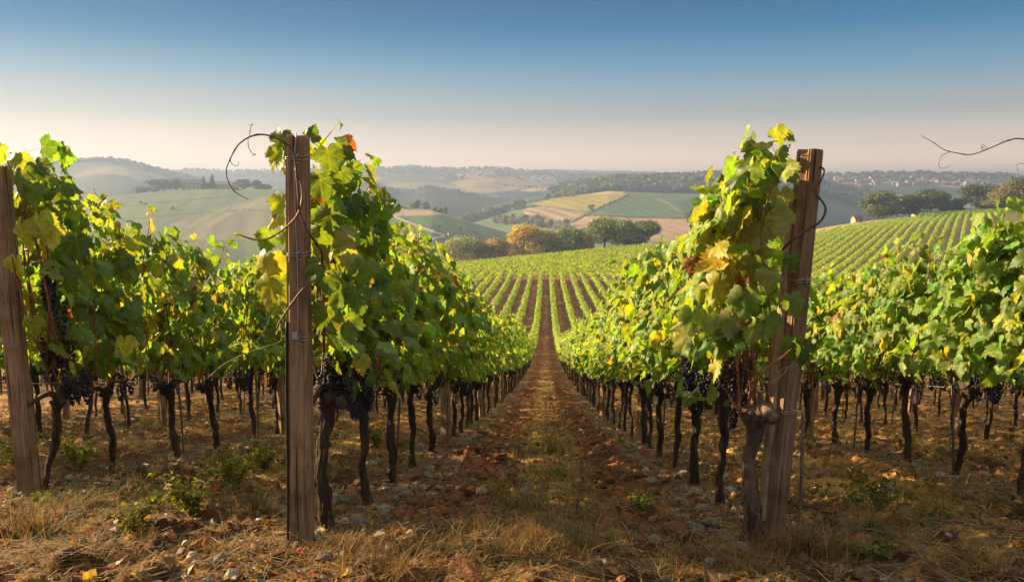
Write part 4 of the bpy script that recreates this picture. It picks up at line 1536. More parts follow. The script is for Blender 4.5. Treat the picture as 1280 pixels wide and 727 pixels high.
# the slope beyond the crest: rows seen side-on, one mass of green
rng = np.random.default_rng(77)
CD = np.array([sin(radians(64)), cos(radians(64))])
CN = np.array([CD[1], -CD[0]])
mb = MB()
for q in range(-90, 90):
    base = np.array([0.0, 240.0]) + CN * (q * 2.6)
    ts = np.arange(-160, 200, 2.0)
    pts = base[None] + ts[:, None] * CD[None]
    u = 683 + 1000 * pts[:, 0] / pts[:, 1]
    ok = (pts[:, 1] > 179 - pts[:, 0] * .45) & (pts[:, 1] > 150) & (pts[:, 1] < 291) & (u > 505) & (u < 965)
    ok &= ~((pts[:, 0] > 62) & (pts[:, 1] < 250))
    if q % 13 == 5:
        continue
    pts = pts[ok]
    if len(pts) < 6:
        continue
    V, Fx, tt, uv = hedge_quads(rng, pts, .2, 1.45, .34, lambda d: 11, lambda d: .40, yellow=.16, bright=1.08, even=.9)
    mb.add(V, [Fx], tt, uv)
o = link('vineyard_foliage', mb.mesh('vineyard_foliage', M_LEAF_FAR))
tag(o, 'sunlit vineyard slope beyond the crest below the tree line', 'vineyard', kind='stuff')
# darker vines on the hilltop at the edge of the striped field
mb = MB()
for q in range(0, 26):
    y = 330 + q * 3
    xs = np.arange(.475 * y, .60 * y, 2.0)
    pts = np.stack([xs, np.full(len(xs), y) + xs * .1], -1)
    V, Fx, tt, uv = hedge_quads(rng, pts, .3, 2.0, .5, lambda d: 4.5, lambda d: .6, yellow=.1, bright=.9)
    mb.add(V, [Fx], tt, uv)
o = link('hilltop_foliage', mb.mesh('hilltop_foliage', M_LEAF_FAR))
tag(o, 'dark green block of vines on the hilltop in front of the trees', 'vineyard', kind='stuff')

# ------------------------------------------------------------------ trees
def place(u_px, y_px, y0, y1):
    """ground point seen at column u_px whose ground shows nearest to row y_px, between distances y0..y1"""
    ys = np.linspace(y0, y1, 240)
    d = _right * (u_px - 640) / F + _fwd
    k = d[0] / d[1]
    xs = ys * k
    zs = H(xs, ys)
    _, py = project(np.stack([xs, ys, zs], -1))
    b = int(np.argmin(np.abs(py - y_px)))
    return xs[b], ys[b], zs[b]


PAL = dict(dark=(.075, .10, .026), olive=(.17, .155, .036), gold=(.31, .24, .035), brown=(.19, .15, .045), green=(.115, .155, .034), hazy=(.15, .165, .065), oliveg=(.23, .20, .045))


def tree_meshes(seed, h, w, n_leaf, leaf, pal, trunk_frac=.16, cyp=False, lobes=11, gain=1.0):
    rng = np.random.default_rng(seed)
    mb = MB()
    th = h * (trunk_frac + .25)
    mb.add(*tube(smooth_path([[0, 0, -.6], [rng.normal(0, .02) * h, rng.normal(0, .02) * h, th * .5], [rng.normal(0, .03) * h, 0, th]], 8), np.linspace(h * .035, h * .018, 8), 7, rng, .08), tint=(.07, .05, .036))
    cent, rad = [], []
    if cyp:
        for k in range(7):
            t = k / 6
            cent.append([rng.normal(0, .02) * w, rng.normal(0, .02) * w, h * (.12 + .8 * t)])
            rad.append(np.array([w * .5 * (1 - .75 * t ** 1.4), w * .5 * (1 - .75 * t ** 1.4), h * .13]))
    else:
        for k in range(lobes):
            a = k * 2.4 + rng.normal(0, .4)
            rr = w * .5 * rng.uniform(.30, .66) if k else 0
            zc = h * rng.uniform(trunk_frac + .17, .82) if k else h * .72
            f = 1 - .75 * max(0, (zc / h - .55)) / .45
            cent.append([rr * f * cos(a), rr * f * sin(a), zc])
            q = rng.uniform(.15, .37)
            rad.append(np.array([w * q, w * q, h * q * .62]))
        for k in range(min(6, lobes - 1)):
            p = np.array(cent[k + 1])
            mb.add(*tube(smooth_path([[0, 0, th * .75], p * [.5, .5, 1] * [1, 1, .85], p], 6), np.linspace(h * .014, h * .005, 6), 5), tint=(.065, .047, .034))
    cent, rad = np.array(cent), np.array(rad)
    vol = np.prod(rad, 1) ** (2 / 3)
    ix = rng.choice(len(cent), n_leaf, p=vol / vol.sum())
    d = unit(rng.normal(size=(n_leaf, 3)))
    rr = rng.uniform(.55, 1.08, n_leaf)
    P = cent[ix] + d * rad[ix] * rr[:, None]
    keep = P[:, 2] > h * trunk_frac * .8
    P, d, ix = P[keep], d[keep], ix[keep]
    Nn = d + rng.normal(0, .45, d.shape) + [0, 0, .25]
    T = rng.normal(size=d.shape)
    base = np.array(PAL[pal])
    lob = rng.uniform(.75, 1.3, len(cent))
    tint = gain * base * lob[ix][:, None] * rng.uniform(.65, 1.45, (len(P), 1)) * (1 + rng.normal(0, .07, (len(P), 3)))
    V, Fx, tt, uv = leaves_arrays(P, Nn, T, leaf * rng.uniform(.6, 1.3, len(P)), np.clip(tint, .003, .9), 0, rng, .6)
    mc = MB()
    mc.add(V, [Fx], tt, uv)
    return mb.mesh('trunk', M_TRUNK, True), mc.mesh('crown', M_TREE)


def tree(name, u_px, y_px, y0, y1, hpx, wpx, n, leaf_px, pal, label, group, seed, hs=1.0, ws=1.0, **kw):
    x, y, z = place(u_px, y_px, y0, y1)
    d = math.hypot(x, y)
    h, w = hpx * hs * d / 1000., wpx * ws * d / 1000.
    t = empty(name, (x, y, z - .1))
    tm, cm = tree_meshes(seed, h, w, n, leaf_px * d / 1000., pal, **kw)
    link('trunk', tm, t)
    link('crown', cm, t)
    tag(t, label, 'tree', group)
    return t


TG = 'trees along the top of the sunlit slope'
for k, (u, yb, hp, wp, y0, y1, pal, lab, frac) in enumerate([
    (577, 334, 34, 50, 300, 330, 'hazy', 'wide hazy olive-green tree at the lower end of the tree line', .05),
    (606, 333, 27, 26, 300, 330, 'olive', 'low olive tree squeezed beside a rounder brown-green one', .05),
    (620, 331, 29, 30, 298, 322, 'brown', 'round brown-green tree standing before the golden one', .08),
    (654, 327, 37, 42, 298, 320, 'gold', 'golden orange autumn tree in the tree line', .05),
    (679, 324, 31, 34, 298, 320, 'oliveg', 'tree turning yellow beside the golden autumn tree', .05),
    (697, 322, 28, 26, 300, 322, 'olive', 'smaller olive-green tree between the yellowing and dark ones', .05),
    (712, 319, 30, 36, 298, 320, 'green', 'dark green spreading tree left of the gap in the tree line', .06),
    (733, 315, 18, 14, 302, 316, 'brown', 'small reddish-brown bush in the gap of the tree line', .04),
    (755, 313, 36, 42, 298, 316, 'green', 'biggest round green tree in the middle of the tree line', .05),
    (781, 310, 33, 40, 298, 316, 'green', 'full green tree merging with the biggest round one', .05),
    (804, 306, 26, 32, 300, 318, 'dark', 'dark green tree at the upper end of the dense clump', .06),
]):
    tree('broadleaf_tree', u, yb, y0, y1, hp, wp, 5200, 1.9, pal, lab, TG, 2000 + k, hs=1.28, ws=1.18, trunk_frac=frac, lobes=14, gain=1.45)
tree('broadleaf_tree', 825, 300, 380, 460, 24, 24, 1800, 1.7, 'hazy', 'pale hazy round tree alone beyond the dense clump', TG, 2040, trunk_frac=.08)

RG = 'trees on the hilltop by the striped vineyard'
for k, (u, yb, hp, wp, y0, y1, pal, lab, frac) in enumerate([
    (1091, 267, 32, 44, 340, 400, 'green', 'large round oak beside the small red-roofed house', .06),
    (1117, 262, 22, 22, 370, 405, 'olive', 'slim olive tree next to the large round oak', .12),
    (1131, 262, 24, 22, 370, 405, 'green', 'medium green tree just before the grey shed', .12),
    (1157, 260, 27, 38, 375, 410, 'green', 'broad spreading tree over the grey shed', .15),
    (1173, 259, 20, 20, 375, 410, 'olive', 'low tree under the edge of the broad spreading one', .12),
    (1187, 259, 14, 18, 375, 410, 'dark', 'small dark bushy tree beside the white shed', .08),
    (1216, 256, 29, 36, 375, 415, 'dark', 'dark dense round tree standing alone on the hilltop', .14),
    (1243, 256, 22, 28, 360, 400, 'oliveg', 'pale olive tree between the dark round tree and the frame edge', .10),
    (1270, 268, 34, 46, 270, 330, 'olive', 'large dark olive bush tree rising behind the near vines', .04),
    (1300, 262, 34, 40, 270, 330, 'green', 'green tree at the very edge of the hilltop', .06),
]):
    tree('broadleaf_tree', u, yb, y0, y1, hp, wp, 3600, 1.9, pal, lab, RG, 2100 + k, hs=1.18, ws=1.15, trunk_frac=frac, lobes=12, gain=.62)

# villa hill
VG = 'trees around the farmhouse on the misty hill'
for k, (u, yb, hp, wp, cyp, lab) in enumerate([
    (183, 240, 8, 16, False, 'low bushy tree at the outer end of the farmhouse clump'),
    (200, 239, 13, 22, False, 'rounded tree second from the outer end of the clump'),
    (213, 238.5, 14, 22, False, 'tallest rounded tree in the middle of the farmhouse clump'),
    (226, 238, 13, 18, False, 'rounded tree of the clump nearest the farmhouse'),
    (261, 237.5, 12, 6.5, True, 'first slender cypress beside the farmhouse'),
    (272, 237.5, 12.5, 7, True, 'second slender cypress between the farmhouse and the barn'),
    (266, 237.5, 7, 7, False, 'small round tree between the two cypresses'),
    (311, 238, 11, 20, False, 'bushy tree beside the barn on the misty hill'),
    (327, 238, 9.5, 9, False, 'small round tree standing apart beyond the barn'),
    (338, 239, 6, 14, False, 'low bush at the far end of the farm on the hill'),
]):
    tree('cypress_tree' if cyp else 'broadleaf_tree', u, yb, 760, 806, hp, wp, 700, 1.6, 'dark', lab, VG, 2200 + k, hs=1.4, ws=1.25, cyp=cyp, trunk_frac=.08, gain=.55)
SG = 'trees along the edge of the misty hillside'
for k, (u, yb, hp, wp, lab) in enumerate([
    (457, 252.5, 10.5, 13, 'tree nearest the vine canopy on the misty hillside'), (470, 254.5, 8, 12, 'second small tree on the misty hillside edge'),
    (482, 256, 7.5, 7, 'third little round tree on the misty hillside edge'), (519, 262, 8, 10, 'low bushy tree at the front of the hillside group'),
    (524, 261, 11, 9, 'tallest round tree of the hillside group'), (533, 263.5, 10, 13, 'wide pale tree at the end of the hillside group'),
    (545, 264, 5, 6, 'tiny tree in the gap of the hillside hedge'), (552, 265, 5, 5, 'tiny tree next to the last one on the hillside'),
    (558, 266, 8, 7, 'upright tree closing the hillside hedge')]):
    tree('broadleaf_tree', u, yb, 640, 800, hp, wp, 420, 1.5, 'green', lab, SG, 2300 + k, hs=1.2, ws=1.1, trunk_frac=.06, gain=.7)
for k in range(12):
    u = 486 + k * 2.8
    tree('bush', u, 257.5 + k * .45, 640, 800, 2.4, 5, 60, 1.4, 'dark', 'dark bush in the hedge along the misty hillside edge', 'bushes of the hillside hedge', 2350 + k, trunk_frac=.0, lobes=4)

# valley belts between the hills
BG = 'trees of the valley belt'
rngb = np.random.default_rng(31)
protos = [tree_meshes(2400 + q, 9.0, 9.0, 420, 1.0, p, trunk_frac=.03) for q, p in enumerate(('hazy', 'green', 'olive', 'hazy', 'oliveg', 'green'))]


def belt(pts, n, y0, y1, hpx, label, group, jitter=2.0):
    pts = np.array(pts, float)
    c = np.concatenate([[0], np.cumsum(np.hypot(*np.diff(pts, axis=0).T))])
    for k in range(n):
        s = c[-1] * (k + .5) / n
        u = np.interp(s, c, pts[:, 0]) + rngb.normal(0, jitter)
        v = np.interp(s, c, pts[:, 1]) + rngb.normal(0, jitter * .6)
        x, y, z = place(u, v, y0, y1)
        d = math.hypot(x, y)
        t = empty('broadleaf_tree', (x, y, z - .1), (0, 0, rngb.uniform(0, 6.28)))
        sc = hpx * rngb.uniform(.75, 1.2) * d / 1000. / 9.0
        t.scale = (sc * rngb.uniform(.9, 1.2), sc, sc)
        a, b = protos[int(rngb.integers(6))]
        link('trunk', a, t)
        link('crown', b, t)
        tag(t, label, 'tree', group)


belt([(572, 276), (590, 272), (610, 268), (630, 264), (655, 257)], 26, 820, 1060, 12, 'tree of the wooded belt climbing beside the far terraced field', 'trees of the climbing valley belt')
belt([(618, 279), (650, 280), (690, 284), (708, 287)], 22, 760, 1000, 12, 'tree of the belt crossing the valley floor below the terraced field', 'trees of the crossing valley belt')
belt([(700, 292), (720, 297), (740, 299), (760, 302), (800, 306)], 16, 560, 900, 15, 'bushy valley tree showing above the near tree line', 'trees behind the near tree line')
belt([(683, 247.5), (694, 246.5), (703, 245.5), (715, 244), (727, 242)], 11, 1080, 1190, 7.5, 'small tree on the crest beside the yellow-green field', 'trees on the crest of the far field')
belt([(640, 259), (660, 254.5), (682, 250)], 9, 1060, 1180, 3.5, 'low bush on the crest line of the far field', 'bushes on the crest of the far field', .8)
belt([(785, 244.5), (765, 253), (741, 264), (728, 271)], 18, 800, 1160, 3.2, 'bush in the hedge dividing the far yellow and dark fields', 'bushes of the field hedge', .5)
belt([(734, 262), (740, 262)], 2, 900, 1100, 7, 'round tree at the corner of the far yellow field', 'trees at the field corner', .6)
belt([(851, 274), (862, 274), (872, 276)], 4, 800, 1000, 10, 'pale round tree beside the leafy near vine', 'trees at the end of the dark far field', 1.0)


belt([(545, 283), (570, 287), (600, 292)], 5, 480, 640, 4, 'small dark bush dotted along the field edge on the misty hillside', 'bushes on the misty hillside', 2.0)
belt([(130, 262), (180, 256), (225, 262)], 5, 600, 790, 4, 'lone bush on the pale fields below the farmhouse', 'bushes below the farmhouse', 4.0)
belt([(620, 232), (650, 235), (690, 236)], 12, 1900, 2450, 3.5, 'tiny tree on the far misty ridge beyond the yellow field', 'trees of the far misty ridge', 2.5)
belt([(560, 222), (600, 219), (640, 220)], 12, 1900, 2450, 3.0, 'faint tree in the fields of the farthest misty ridge', 'trees of the farthest fields', 3.0)
belt([(455, 238), (480, 243), (540, 246), (590, 252)], 12, 1250, 1480, 4, 'faint tree on the slope of the pale middle ridge', 'trees of the pale middle ridge', 2.5)


# woods too dense to count
def wood(name, label, u0, u1, ytop, n, y0, y1, hpx, pal, seed, jit=1.0):
    rng = np.random.default_rng(seed)
    mb = MB()
    us = rng.uniform(u0, u1, n)
    for u in us:
        yy = rng.uniform(y0, y1)
        k = (u - 683) / 1000.
        x, y = k * yy, yy
        z = float(H(np.array([x]), np.array([y]))[0])
        d = math.hypot(x, y)
        h = hpx * rng.uniform(.6, 1.25) * d / 1000.
        S = ICO1[0]
        m_ = 46
        dd = unit(rng.normal(size=(m_, 3)))
        dd[:, 2] = np.abs(dd[:, 2]) * 1.0 - .25
        P = np.array([x, y, z + h * .5]) + dd * [h * .55, h * .55, h * .5] * rng.uniform(.7, 1.05, (m_, 1))
        base = np.array(PAL[pal]) * rng.uniform(.65, 1.4) * (1 + rng.normal(0, .12, 3))
        tint = np.clip(base * rng.uniform(.7, 1.35, (m_, 1)), .004, .9)
        V, Fx, tt, uv = leaves_arrays(P, dd + rng.normal(0, .3, dd.shape), rng.normal(size=dd.shape), np.full(m_, h * .42), tint, 0, rng, .4)
        mb.add(V, [Fx], tt, uv)
    o = link(name, mb.mesh(name, M_TREE))
    tag(o, label, 'wood', kind='stuff')


wood('forest', 'dense wood covering the ridge behind the far terraced field', 690, 1080, 0, 1500, 1150, 1370, 9, 'dark', 51)
wood('misty_forest', 'misty wood on the crest of the far hill', -120, 275, 0, 1500, 1430, 1720, 4.6, 'dark', 52)
wood('town_forest', 'hazy trees among the houses of the far ridge', 860, 1330, 0, 1500, 1600, 2080, 4.0, 'dark', 53)
wood('ridge_forest', 'faint trees along the farthest misty ridges', 200, 860, 0, 1100, 2050, 2510, 2.4, 'dark', 54)
wood('near_ridge_forest', 'faint trees on the pale middle ridge', 380, 640, 0, 260, 1420, 1510, 2.6, 'dark', 55)

# ------------------------------------------------------------------ houses
def house_parts(root, w, d, h, rh, wall, roof, wins, win_size=(.9, 1.3), over=.4):
    mb = MB()
    V = np.array([[-w / 2, -d / 2, -1], [w / 2, -d / 2, -1], [w / 2, d / 2, -1], [-w / 2, d / 2, -1], [-w / 2, -d / 2, h], [w / 2, -d / 2, h], [w / 2, d / 2, h], [-w / 2, d / 2, h],
                  [-w / 2, 0, h + rh], [w / 2, 0, h + rh]])
    mb.add(V, [np.array([[0, 1, 5, 4], [2, 3, 7, 6]]), np.array([[3, 0, 4, 8, 7], [1, 2, 6, 9, 5]])], wall)
    link('wall', mb.mesh('wall', M_WALL), root)
    mr = MB()
    t = .22
    sl = rh / (d / 2)
    for s in (-1, 1):
        y0, z0 = s * (d / 2 + over), h - over * sl + .03
        A = [[-w / 2 - over, y0, z0], [w / 2 + over, y0, z0], [w / 2 + over, 0, h + rh + .03], [-w / 2 - over, 0, h + rh + .03]]
        Bq = [[p[0], p[1], p[2] + t] for p in A]
        mr.add(np.array(A + Bq), [np.array([[0, 3, 2, 1], [4, 5, 6, 7], [0, 1, 5, 4], [1, 2, 6, 5], [3, 0, 4, 7], [2, 3, 7, 6]])], roof)
    link('roof', mr.mesh('roof', M_ROOF), root)
    for (a, z, door) in wins:
        mw = MB()
        sz = (1.0, 2.1) if door else win_size
        mw.add(*box(sz[0], .12, sz[1], (a, -d / 2 - .03, z)), tint=(.03, .03, .035))
        link('door' if door else 'window', mw.mesh('window', M_GLASS), root)


def house(u, yb, y0, y1, rot, label, group=None, name='house', **kw):
    x, y, z = place(u, yb, y0, y1)
    t = empty(name, (x, y, z), (0, 0, rot))
    house_parts(t, **kw)
    tag(t, label, 'house', group)
    return t


hh = house(248, 238.3, 770, 800, .15, 'large old farmhouse with a hipped outline on the misty hill', name='farmhouse', w=19, d=12, h=8.2, rh=3.6, wall=(.44, .36, .28), roof=(.20, .12, .08),
           wins=[(-6, 4.6, 0), (-2.5, 4.6, 0), (2.5, 4.6, 0), (6, 4.6, 0), (-6, 1.6, 0), (0, 1.1, 1), (6, 1.6, 0)])
house(288, 238.3, 770, 800, -.1, 'long low barn beside the cypresses on the misty hill', name='barn', w=22, d=9, h=6.2, rh=2.8, wall=(.40, .33, .26), roof=(.18, .11, .08), wins=[(-7, 2.2, 0), (0, 1.1, 1), (7, 2.2, 0)])
house(806, 235, 1180, 1340, .1, 'white villa with a red roof in the wood above the far fields', name='villa', w=12, d=9, h=6.5, rh=2.6, wall=(.80, .76, .70), roof=(.42, .17, .09), wins=[(-3.5, 4.6, 0), (0, 4.6, 0), (3.5, 4.6, 0), (-3.5, 1.5, 0), (0, 1.1, 1), (3.5, 1.5, 0)])
house(1066, 265, 330, 372, .25, 'small white house with a red tiled roof beside the large oak', name='house', w=3.6, d=3.2, h=1.7, rh=1.2, wall=(.42, .36, .31), roof=(.26, .09, .06), wins=[(-1.1, 1.3, 0), (.9, 1.0, 1)], win_size=(.6, .7), over=.3)
house(1144, 260, 385, 410, .2, 'grey shed with a pale blue roof under the spreading tree', name='shed', w=6.0, d=5.0, h=1.3, rh=1.1, wall=(.4, .36, .32), roof=(.30, .36, .40), wins=[(-1.5, .5, 0), (1.4, .1, 1)], win_size=(.6, .5))
house(1201, 258, 385, 410, -.1, 'low white shed beside the dark round tree', name='shed', w=3.6, d=3, h=1.8, rh=.6, wall=(.7, .68, .64), roof=(.55, .53, .5), wins=[(0, .5, 1)])
house(563, 294.5, 560, 640, .4, 'tiny pale hut where the tracks meet on the misty hillside', name='hut', w=2.6, d=2.2, h=1.7, rh=.7, wall=(.55, .45, .28), roof=(.3, .2, .12), wins=[(0, .5, 1)], over=.2)
rngh = np.random.default_rng(8)
for k in range(86):
    u = rngh.uniform(1035, 1290)
    v = rngh.normal(231, 4.5)
    if not 223 < v < 243:
        continue
    x, y, z = place(u, v, 1550, 2070)
    w, d, h = rngh.uniform(6, 13), rngh.uniform(6, 9), rngh.uniform(3.5, 6)
    t = empty('house', (x, y, z + .5), (0, 0, rngh.uniform(-.6, .6)))
    house_parts(t, w, d, h, 2.2, np.array([.46, .42, .39]) * rngh.uniform(.4, 1.0), np.array([.36, .19, .13]) * rngh.uniform(.7, 1.2), [])
    tag(t, 'tiny pale house of the town scattered over the hazy far ridge', 'house', 'houses of the far town')

# ------------------------------------------------------------------ ground cover in the foreground
def scatter_pts(rng, n, ymax, ymin=2.6, power=2.0, xfun=None):
    y = ymin * (ymax / ymin) ** rng.random(n)
    half = .72 * y + .3
    x = rng.uniform(-1, 1, n) * half
    return x, y


def blades(rng, x, y, length, width, tint, lean=.5, seg=3):
    """bent grass blades, one strip each"""
    n = len(x)
    z = Hs(x, y) - .01
    a = rng.uniform(0, 2 * pi, n)
    dirx, diry = np.cos(a), np.sin(a)
    ln = lean * rng.uniform(.3, 1.6, n)
    w = width * rng.uniform(.6, 1.3, n)
    L = length
    rows = []
    for q in range(seg + 1):
        t = q / seg
        out = L * ln * t ** 1.8
        up = L * (t - .35 * np.minimum(ln, 1.5) * t * t)
        c = np.stack([x + dirx * out, y + diry * out, z + np.maximum(up, .003)], -1)
        ww = w * (1 - .85 * t)
        s = np.stack([-diry * ww, dirx * ww, np.zeros(n)], -1)
        rows += [c - s, c + s]
    V = np.stack(rows, 1).reshape(-1, 3)
    k = 2 * (seg + 1)
    b = np.arange(n)[:, None] * k
    Q = np.vstack([b + np.array([2 * q, 2 * q + 1, 2 * q + 3, 2 * q + 2])[None] for q in range(seg)])
    return V, Q, np.repeat(tint, k, 0)


def straw_tints(rng, n, green=.2):
    c = np.array([.38, .225, .062]) * rng.uniform(.12, 1.0, (n, 1)) ** 1.3 * (1 + rng.normal(0, .05, (n, 3)))
    g = np.array([.12, .15, .035]) * rng.uniform(.6, 1.3, (n, 1))
    return np.where((rng.random(n) < green)[:, None], g, c)


rng = np.random.default_rng(61)
# loose dry grass
x, y = scatter_pts(rng, 52000, 40)
dr = row_dist(x)
mid = 1.05 - dr
cen = np.abs(x) < 1.05
pz = fbm(x * 1.6, y * 1.6, 90, 3)
prob = np.where(cen, np.where(mid < .30, 1.3, .06), .30 + .5 * sstep(.45, .65, pz))
prob = np.where(y < 3.75 + .25 * (np.abs(x) > 1.4) * np.abs(x), np.maximum(prob, .30), prob)
prob *= .35 + .9 * sstep(.35, .6, pz)
kp = rng.random(len(x)) < prob
x, y = x[kp], y[kp]
n = len(x)
L = rng.uniform(.04, .16, n) * (1 + .5 * (rng.random(n) < .1))
L = np.where(np.abs(x) < .35, L * 1.35, L)
L = np.where(y < 3.6 + .2 * np.abs(x), L * .36, L)
V, Q, tt = blades(rng, x, y, L, np.clip(.0012 + .00028 * y, 0, .006), straw_tints(rng, n, .34), 1.0)
mb = MB()
mb.add(V, [Q], tt)
o = link('dry_grass', mb.mesh('dry_grass', M_GRASS))
tag(o, 'dry yellow grass growing between and under the vine rows', 'grass', kind='stuff')

# straw lying flat
x, y = scatter_pts(rng, 30000, 22)
n = len(x)
z = Hs(x, y)
a = rng.uniform(0, pi, n)
Ls = rng.uniform(.03, .14, n)
hw = rng.uniform(.001, .0025, n) * (1 + y * .08)
c = np.stack([x, y, z + rng.uniform(.004, .018, n)], -1)
d = np.stack([np.cos(a), np.sin(a), rng.normal(0, .12, n)], -1) * Ls[:, None] / 2
s = np.stack([-np.sin(a), np.cos(a), np.zeros(n)], -1) * hw[:, None]
V = np.stack([c - d - s, c - d + s, c + d + s, c + d - s], 1).reshape(-1, 3)
Q = np.arange(n)[:, None] * 4 + np.arange(4)[None]
tt = np.repeat(np.array([.30, .19, .075]) * rng.uniform(.2, 1.2, (n, 1)), 4, 0)
mb = MB()
mb.add(V, [Q], tt)
o = link('straw_litter', mb.mesh('straw_litter', M_GRASS))
tag(o, 'straw and dry stalks lying on the soil', 'litter', kind='stuff')

# fallen vine leaves
x, y = scatter_pts(rng, 5500, 26)
kp = rng.random(len(x)) < np.where(row_dist(x) < .6, .9, .35)
x, y = x[kp], y[kp]
n = len(x)
P = np.stack([x, y, Hs(x, y) + .018], -1)
Nn = np.stack([rng.normal(0, .4, n), rng.normal(0, .4, n), np.ones(n)], -1)
T = np.stack([rng.normal(size=n), rng.normal(size=n), np.zeros(n)], -1)
pick = rng.random((n, 1))
tint = np.where(pick < .68, (.13, .07, .032), np.where(pick < .86, (.24, .16, .05), np.where(pick < .93, (.30, .06, .025), (.36, .17, .04)))) * rng.uniform(.5, 1.2, (n, 1))
V, Fx, tt, uv = leaves_arrays(P, Nn, T, rng.uniform(.025, .075, n), tint, 1, rng, 1.6)
mb = MB()
mb.add(V, [Fx], tt, uv)
o = link('fallen_leaves', mb.mesh('fallen_leaves', M_LEAF))
tag(o, 'brown, yellow and red fallen vine leaves on the soil', 'leaf litter', kind='stuff')

# low green weeds
x, y = scatter_pts(rng, 3600, 24)
pz = fbm(x * 1.1 + 7, y * 1.1, 95, 3)
kp = rng.random(len(x)) < np.where(np.abs(x) < 1.05, .22, np.where(x < 0, .6, .5)) * sstep(.42, .62, pz) * sstep(3.3, 4.6, y)
x, y = x[kp], y[kp]
n = len(x)
rep = 9
xx = np.repeat(x, rep) + rng.normal(0, .035, n * rep)
yy = np.repeat(y, rep) + rng.normal(0, .035, n * rep)
hh_ = rng.uniform(.01, .12, n * rep)
P = np.stack([xx, yy, Hs(xx, yy) + hh_], -1)
Nn = np.stack([rng.normal(0, .5, n * rep), rng.normal(0, .5, n * rep), np.ones(n * rep)], -1)
T = np.stack([rng.normal(size=n * rep), rng.normal(size=n * rep), rng.normal(0, .3, n * rep)], -1)
tint = np.array([.085, .105, .022]) * rng.uniform(.4, 1.5, (n * rep, 1))
V, Fx, tt, uv = leaves_arrays(P, Nn, T, rng.uniform(.012, .035, n * rep), tint, 0, rng)
mb = MB()
mb.add(V, [Fx], tt, uv)
o = link('weeds', mb.mesh('weeds', M_WEED))
tag(o, 'low green weeds scattered over the vineyard floor', 'weeds', kind='stuff')


def lump(rng, r, flat=.7, sub=1):
    S = (ICO0, ICO1, ICO2)[sub]
    v = S[0].copy()
    q = rng.normal(size=(3, 3))
    v = v * (1 + .22 * np.sin(v @ q[0] * 2.2)[:, None] + .16 * np.sin(v @ q[1] * 4)[:, None] + .05 * rng.normal(size=(len(v), 1)))
    return v * [r, r * rng.uniform(.7, 1.2), r * flat], S[1]


# pebbles and crumbs of earth
x, y = scatter_pts(rng, 22000, 30)
dr = row_dist(x)
prob = np.where(np.abs(x) < 1.5, np.where((dr > .15) & (dr < .85), .85, .35), .22)
prob = np.where(y < 3.7 + .2 * np.abs(x), prob * .22, prob)
kp = rng.random(len(x)) < prob
x, y = x[kp], y[kp]
n = len(x)
z = Hs(x, y)
S0 = [lump(np.random.default_rng(500 + q), 1.0, .75, 0) for q in range(8)]
mb = MB()
r = rng.uniform(.006, .020, n) * (1 + 1.3 * (rng.random(n) < .22))
drr = row_dist(x)
for q in range(8):
    sel = np.arange(n) % 8 == q
    m_ = sel.sum()
    an = rng.uniform(0, 6.28, m_)
    R_ = np.zeros((m_, 3, 3))
    R_[:, 0, 0] = np.cos(an); R_[:, 0, 1] = -np.sin(an); R_[:, 1, 0] = np.sin(an); R_[:, 1, 1] = np.cos(an); R_[:, 2, 2] = 1
    V = np.einsum('nij,kj->nki', R_, S0[q][0]) * r[sel][:, None, None] + np.stack([x[sel], y[sel], z[sel] + r[sel] * .3], -1)[:, None, :]
    k = len(S0[q][0])
    Fx = (np.arange(m_)[:, None, None] * k + S0[q][1][None]).reshape(-1, 3)
    stone = (rng.random(m_) < np.where(drr[sel] < .4, .6, .15))[:, None]
    c = np.where(stone, np.array([.24, .19, .135]) * rng.uniform(.5, 1.25, (m_, 1)), np.array([.20, .080, .030]) * rng.uniform(.5, 1.3, (m_, 1)))
    mb.add(V.reshape(-1, 3), [Fx], np.repeat(c, k, 0))
o = link('pebbles', mb.mesh('pebbles', M_STONE))
tag(o, 'pebbles and crumbs of red earth on the vineyard floor', 'pebbles', kind='stuff')

# larger clods and stones, each its own object
CLODS = [(465, 645, 'c'), (520, 600, 'c'), (548, 622, 'c'), (560, 590, 'c'), (505, 618, 's'), (840, 655, 'c'), (850, 668, 'c'), (868, 660, 's'), (905, 672, 's'), (925, 690, 's'), (880, 640, 's'), (800, 655, 'c'),
         (575, 612, 'c'), (600, 580, 'c'), (590, 560, 'c'), (610, 545, 'c'), (545, 655, 'c'), (530, 640, 'c'), (760, 600, 'c'), (775, 615, 'c'), (790, 590, 'c'), (745, 575, 'c'), (735, 555, 'c'), (820, 625, 's'),
         (200, 612, 'c'), (895, 655, 's'), (1080, 628, 's'), (1110, 615, 's'), (1155, 690, 's'), (1195, 600, 's'), (850, 630, 's'), (870, 615, 's'), (450, 660, 's'), (515, 580, 's'), (540, 570, 's'), (560, 555, 's'),
         (430, 635, 'c'), (640, 600, 'c'), (660, 620, 'c'), (715, 640, 'c'), (720, 610, 'c'), (830, 700, 'c'), (480, 610, 's'), (815, 605, 's'), (805, 580, 's')]
clod_protos = {q: [] for q in 'cs'}
for q in range(6):
    for kd in 'cs':
        r_ = np.random.default_rng(620 + q)
        v, f = lump(r_, 1.0, .6, 2)
        mb = MB()
        mb.add(v, [f], np.array([.23, .092, .036]) if kd == 'c' else np.array([.27, .22, .165]))
        clod_protos[kd].append(mb.mesh('soil_clod' if kd == 'c' else 'stone', M_STONE, False))


def ground_at(px, py):
    ys = np.linspace(2.2, 30, 1400)
    d = _right * (px - 640) / F + _up * -(py - 363.5) / F + _fwd
    P = d[None] * (ys / d[1])[:, None]
    b = int(np.argmax(P[:, 2] < H(P[:, 0], P[:, 1])))
    return P[b]


